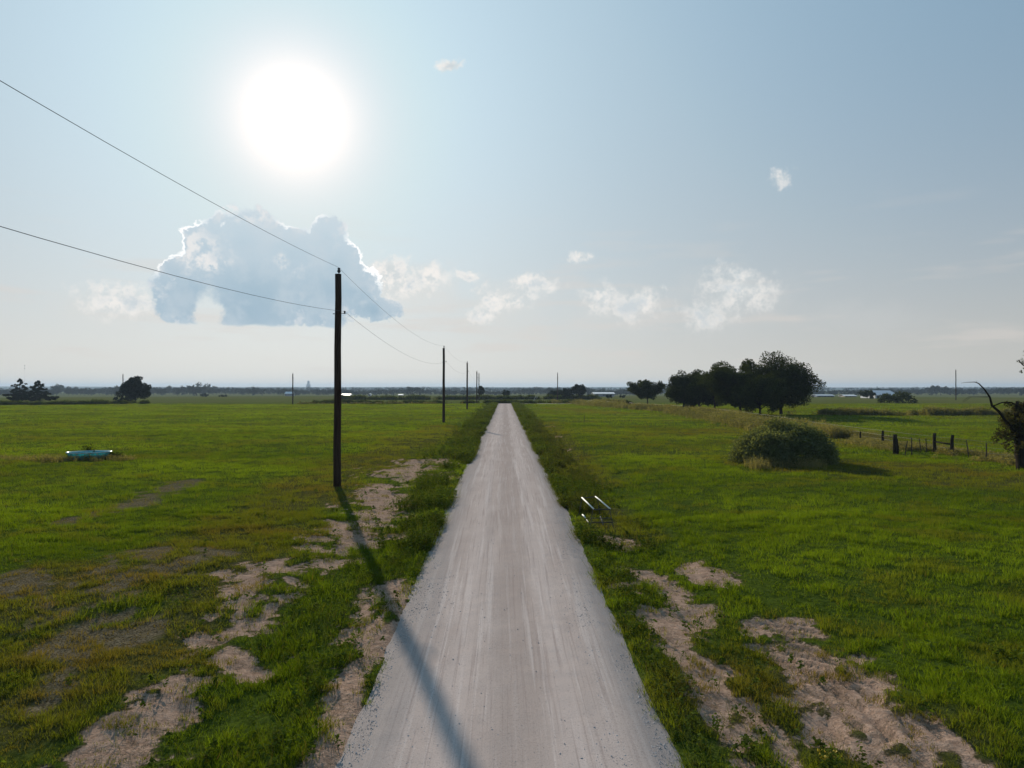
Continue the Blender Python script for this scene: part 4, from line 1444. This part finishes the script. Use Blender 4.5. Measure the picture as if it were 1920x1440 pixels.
def build_tub():
    x, y = flatp(154, 866)
    e = empty('wading_tub', (x, y + 0.75, float(ground_z(np.array([x]), np.array([y + 0.75]))[0]) - 0.02))
    e.rotation_euler = (0, R(-1.0), 0)
    e.scale = (1, 1, 1.3)
    mt = mat_tub()
    sx, sy = 1.33, 0.82
    sh = MB().lathe([(0.0, 0.02), (0.80, 0.02), (0.86, 0.06), (0.90, 0.16), (0.905, 0.20), (0.93, 0.205), (0.95, 0.33), (0.955, 0.36), (0.93, 0.36), (0.90, 0.22), (0.86, 0.10), (0.78, 0.06), (0.0, 0.06)], 48, sx, sy)
    sh.build('shell', mt, e, True)
    rim = MB().lathe([(0.94, 0.34), (1.02, 0.35), (1.035, 0.385), (1.0, 0.40), (0.95, 0.395), (0.93, 0.37), (0.94, 0.34)], 48, sx, sy)
    rm = mat_simple('pale tub rim', (0.30, 0.55, 0.56), (0.55, 0.68, 0.66), 5, 0.3, 0.6)
    rim.build('rim', rm, e, True)
    m, t, out = new_mat('murky water')
    principled(t, out, (0.02, 0.10, 0.11), 0.06, None, spec=0.5)
    w = MB().lathe([(0.0, 0.24), (0.45, 0.24), (0.905, 0.24)], 48, sx, sy)
    w.build('water', m, e)
    tag(e, 'oval turquoise plastic tub with grimy sides lying in the grass', 'tub')
    rng = np.random.default_rng(61)
    for lab, ox, oy, H, n, spd in (('dark weed sprouting behind the rim of the turquoise tub', -0.62, 1.05, 0.85, 12, 0.3), ('dark brushy weed against the end of the turquoise tub', 1.62, -0.1, 0.42, 22, 0.5)):
        N = n
        xx = rng.normal(size=N) * 0.16; yy = rng.normal(size=N) * 0.16
        V, F, A = leafy(rng, xx, yy, np.zeros(N), np.full(N, H) * (0.6 + 0.5 * rng.random(N)), 55, 0.10, {'tint': np.full(N, 0.05), 'dry': np.full(N, 0.2)}, spd)
        o = link('weed_clump', np_mesh('weed_clump', V, [F], [M['weed']], A))
        o.location = (x + ox, y + 0.75 + oy, float(ground_z(np.array([x + ox]), np.array([y + .75 + oy]))[0]))
        tag(o, lab, 'weed', 'weed clumps round the tub')


build_tub()


# ------------------------------------------------------------------ pipe rack by the road
def build_rack():
    white = mat_simple('white sun glint on rails', (0.70, 0.70, 0.62), (0.85, 0.85, 0.78), 9, 0.7, 0.25)  # sun reflecting on the lengthwise tubes, put into their colour as white
    dark = mat_simple('rusted dark steel', (0.030, 0.028, 0.026), (0.075, 0.062, 0.052), 12, 0.6, 0.4)
    e = empty('pipe_rack', (2.86, 24.4, float(ground_z(np.array([2.86]), np.array([24.4]))[0]) + 0.02), R(3.5))
    h = 0.62
    L, W = 1.2, 0.27
    MB().tube([(-W, -L, h), (-W, L, h)], 0.024, 10).build('top_rail', white, e, True)
    MB().tube([(W, -L, h), (W, L * 0.72, h), (W - 0.05, L, h + 0.03)], 0.024, 10).build('top_rail', white, e, True)
    MB().tube([(-W, L, h - .01), (W - .05, L, h + .02)], 0.018, 8).build('cross_bar', dark, e)
    MB().tube([(-W, -L, h - .02), (W, -L, h - .02)], 0.02, 8).build('cross_bar', dark, e)
    for sx in (-1, 1):
        for sy in (-1, 1):
            MB().tube([(sx * W, sy * (L - 0.1), h), (sx * (W + 0.12), sy * (L - 0.02), -0.02)], 0.014, 8).build('leg', dark, e)
    MB().tube([(-W - .1, -0.15, 0.14), (-W - .1, 0.45, 0.14)], 0.026, 8).build('foot_rail', white, e, True)
    MB().tube([(-W - .1, -1.05, 0.1), (-W - .1, -0.4, 0.12)], 0.02, 8).build('foot_rail', dark, e, True)
    MB().tube([(W * 0.1, -1.3, 0.12), (W * 0.1, -0.8, 0.3)], 0.022, 8).build('brace', dark, e)
    MB().tube([(-W - .1, -1.12, 0.16), (W + .1, -1.12, 0.16)], 0.018, 8).build('lower_bar', dark, e)
    MB().tube([(-W - .08, -1.1, 0.3), (W + .08, -1.1, 0.3)], 0.013, 8).build('lower_bar', dark, e)
    tag(e, 'low steel frame with two pipe rails white with sun glint standing in the verge grass', 'pipe rack')


build_rack()

# yellow-flowered weed
def flower():
    rng = np.random.default_rng(88)
    x, y = flatp(1556, 1432)
    z = float(ground_z(np.array([x]), np.array([y]))[0])
    e = empty('flowering_weed', (x, y, z))
    N = 9
    xx = rng.normal(size=N) * 0.07; yy = rng.normal(size=N) * 0.07
    V, F, A = leafy(rng, xx, yy, np.zeros(N), 0.2 + 0.12 * rng.random(N), 22, 0.05, {'tint': np.full(N, 0.6), 'dry': np.zeros(N)})
    link('leaves', np_mesh('leaves', V, [F], [M['weed']], A), e)
    ym = mat_simple('yellow petals', (0.45, 0.30, 0.01), (0.62, 0.45, 0.03), 9, 0.6)
    V, F = leaves(rng, np.stack([rng.normal(size=16) * 0.10, rng.normal(size=16) * 0.08, 0.25 + 0.09 * rng.random(16)], 1), np.full(16, 0.022), 40, 0.024)
    link('blossoms', np_mesh('blossoms', V, [F], [ym]), e)
    tag(e, 'small weed with yellow blossoms beside the bare soil', 'flowering weed')


flower()


# ------------------------------------------------------------------ far buildings
def barn(name, label, px0, px1, base_py, top_py, wall, roof, roof_f=0.45, depth=9.0, gable_front=False, cat='barn', d=None, overhang=0.4):
    xm, dd = gpoint((px0 + px1) / 2, base_py)
    if d:
        dd = d; xm = ((px0 + px1) / 2 - 960) / FPX * d
    W = (px1 - px0) / FPX * dd
    H = (base_py - top_py) / FPX * dd
    e = empty(name, (xm, dd, CAM_H - (base_py - HORIZON) / FPX * dd))
    hw = H * (1 - roof_f)
    MB().box(-W / 2, W / 2, 0, depth, -1, hw).build('wall', wall, e)
    rb = MB()
    o = overhang
    if gable_front:
        rb.prism([(-W / 2 - o, hw - 0.1), (0, H), (W / 2 + o, hw - 0.1), (W / 2 + o, hw + 0.12), (0, H + 0.25), (-W / 2 - o, hw + 0.12)], -o, depth + o)
        MB().prism([(-W / 2, hw), (W / 2, hw), (0, H - 0.05)], 0.0, 0.3).build('gable', wall, e)
    else:
        V = []
        for x in (-W / 2 - o, W / 2 + o):
            V += [(x, -o, hw), (x, depth / 2, H), (x, depth + o, hw), (x, depth + o, hw - .15), (x, depth / 2, H - .2), (x, -o, hw - .15)]
        Q = [(i, (i + 1) % 6, (i + 1) % 6 + 6, i + 6) for i in range(6)]
        rb.add(V, Q, [(0, 5, 1), (5, 4, 1), (1, 4, 2), (4, 3, 2), (6, 7, 11), (11, 7, 10), (7, 8, 10), (10, 8, 9)])
    rb.build('roof', roof, e)
    dm = M['iron']
    if gable_front:
        MB().box(-W * 0.16, W * 0.16, -0.06, 0, 0, hw * 0.85).build('door', dm, e)
    else:
        MB().box(-W * 0.42, -W * 0.30, -0.06, 0, 0, hw * 0.8).build('door', dm, e)
        for k in (-0.05, 0.15, 0.33):
            MB().box(W * k, W * (k + 0.06), -0.05, 0, hw * 0.4, hw * 0.75).build('window', dm, e)
    tag(e, label, cat)
    return e


wl_white = mat_simple('white barn siding', (0.48, 0.48, 0.49), (0.60, 0.60, 0.61), 0.6, 0.7)
wl_grey = mat_simple('grey barn siding', (0.26, 0.26, 0.28), (0.36, 0.36, 0.38), 0.6, 0.7)
wl_blue = mat_simple('slate blue siding', (0.10, 0.13, 0.18), (0.15, 0.18, 0.24), 0.6, 0.7)
wl_tan = mat_simple('tan siding', (0.30, 0.25, 0.20), (0.40, 0.34, 0.28), 0.6, 0.7)
rf_white = mat_simple('white metal roof', (0.68, 0.68, 0.69), (0.82, 0.82, 0.83), 0.5, 0.45, 0.5)
rf_blue = mat_simple('pale metal roof', (0.42, 0.46, 0.50), (0.55, 0.58, 0.62), 0.5, 0.5, 0.5)
barn('long_barn', 'long pale barn with a white metal roof by the crossing road', 1114, 1152, 745, 735.5, wl_grey, rf_white, 0.28, 12, d=420)
barn('gabled_barn', 'white gabled barn with a big pale roof half hidden by the dark flat bush', 1641, 1682, 748, 732, wl_white, rf_blue, 0.55, 14, d=330)
barn('farm_shed', 'slate blue shed with a pale roof seen past the edge of the grove', 1532, 1564, 747, 739.5, wl_blue, rf_blue, 0.3, 8, d=430)
barn('farm_shed', 'low tan shed between the slate blue shed and the squat dark tree', 1584, 1606, 746, 740, wl_tan, rf_white, 0.35, 8, d=430)
barn('farm_house', 'small white-roofed house by the thin pole near the grain elevator', 534, 548, 742, 734.5, wl_grey, rf_white, 0.5, 8, cat='house', d=700)
barn('farm_shed', 'low white-roofed shed just past the tall nearest pole', 640, 656, 743, 738.5, wl_tan, rf_white, 0.55, 9, d=640)
barn('farm_shed', 'tiny white shed alone before the treeline between the first two poles', 690, 694.5, 743, 738, wl_white, rf_white, 0.35, 5, d=640, gable_front=True)
barn('farm_shed', 'tiny pale shed low in the treeline near the second pole', 747, 755, 742, 739, wl_grey, rf_white, 0.5, 6, d=700)


def elevator():
    d = 3900.0
    x = (578 - 960) / FPX * d
    u = d / FPX
    e = empty('grain_elevator', (x, d, float(far_z(np.array([x]), np.array([d]))[0])))
    z0 = e.location.z
    top = lambda py: CAM_H - (py - HORIZON) * u - z0
    con = mat_simple('pale concrete', (0.42, 0.42, 0.41), (0.52, 0.52, 0.51), 0.1, 0.9)
    mb = MB()
    for k in range(4):
        mb.tube([((k - 1.5) * 5.6, 0, -2), ((k - 1.5) * 5.6, 0, top(720.6))], 2.9, 14)
        mb.tube([((k - 1.5) * 5.6, 6, -2), ((k - 1.5) * 5.6, 6, top(720.6))], 2.9, 14)
    mb.build('silos', con, e, True)
    MB().box(-5.5, 5.5, -1.5, 7.5, top(721), top(715)).build('headhouse', con, e)
    MB().box(-3.0, 3.0, 0, 6, top(715), top(713.8)).build('roof_cap', con, e)
    tag(e, 'pale blocky grain elevator rising through haze above the treeline', 'grain elevator')


elevator()


def mast():
    d = 1400.0
    x = (46 - 960) / FPX * d
    z0 = float(far_z(np.array([x]), np.array([d]))[0])
    H = CAM_H - z0 + (HORIZON - 685) / FPX * d
    e = empty('radio_mast', (x, d, z0))
    mb = MB()
    a = 0.16
    for k in range(3):
        t = k * 2.094
        mb.tube([(a * math.cos(t), a * math.sin(t), 0), (a * math.cos(t), a * math.sin(t), H)], 0.02, 4)
    for i in range(int(H / 1.5)):
        t0, t1 = (i % 3) * 2.094, ((i + 1) % 3) * 2.094
        mb.tube([(a * math.cos(t0), a * math.sin(t0), i * 1.5), (a * math.cos(t1), a * math.sin(t1), i * 1.5 + 1.5)], 0.012, 3)
    mb.build('lattice', M['wire'], e)
    for z in (H - 0.6, H - 6.2):
        MB().tube([(0, 0, z - 0.9), (0, 0, z + 0.9)], 0.55, 8).build('antenna', M['iron'], e)
    tag(e, 'hair-thin radio mast with two dark antennas above the cedar pair', 'radio mast')


mast()


def braces():
    x, d = gpoint(1003, 753)
    z = float(ground_z(np.array([x]), np.array([d]))[0])
    wm = mat_simple('weathered white pipe', (0.50, 0.49, 0.46), (0.66, 0.65, 0.62), 6, 0.6)
    e = empty('pipe_brace', (x, d, z))
    MB().tube([(-0.7, 0, -0.1), (0.35, 0, 1.9)], 0.07, 8).build('slanted_pipe', wm, e)
    MB().tube([(-0.1, 0.3, -0.1), (0.85, 0.3, 1.75)], 0.06, 8).build('slanted_pipe', wm, e)
    MB().tube([(0.4, 0.1, -0.2), (0.4, 0.1, 1.5)], 0.07, 8).build('upright', M['post'], e)
    tag(e, 'pair of slanted pale pipes on a short post by the crossing road', 'brace')


braces()


# ------------------------------------------------------------------ haze
def haze():
    m, t, out = new_mat('summer haze')
    vol = t.node('ShaderNodeVolumePrincipled')
    vol.inputs['Color'].default_value = (0.50, 0.67, 0.87, 1)
    vol.inputs['Density'].default_value = 0.00016
    vol.inputs['Anisotropy'].default_value = 0.2
    t.l.new(vol.outputs[0], out.inputs['Volume'])
    mb = MB().box(-9500, 9500, -400, 9500, -6.0, 53.0)
    o = mb.build('haze', m)
    o['kind'] = 'stuff'
    o['label'] = 'pale summer haze hanging over the fields'
    o['category'] = 'haze'


haze()
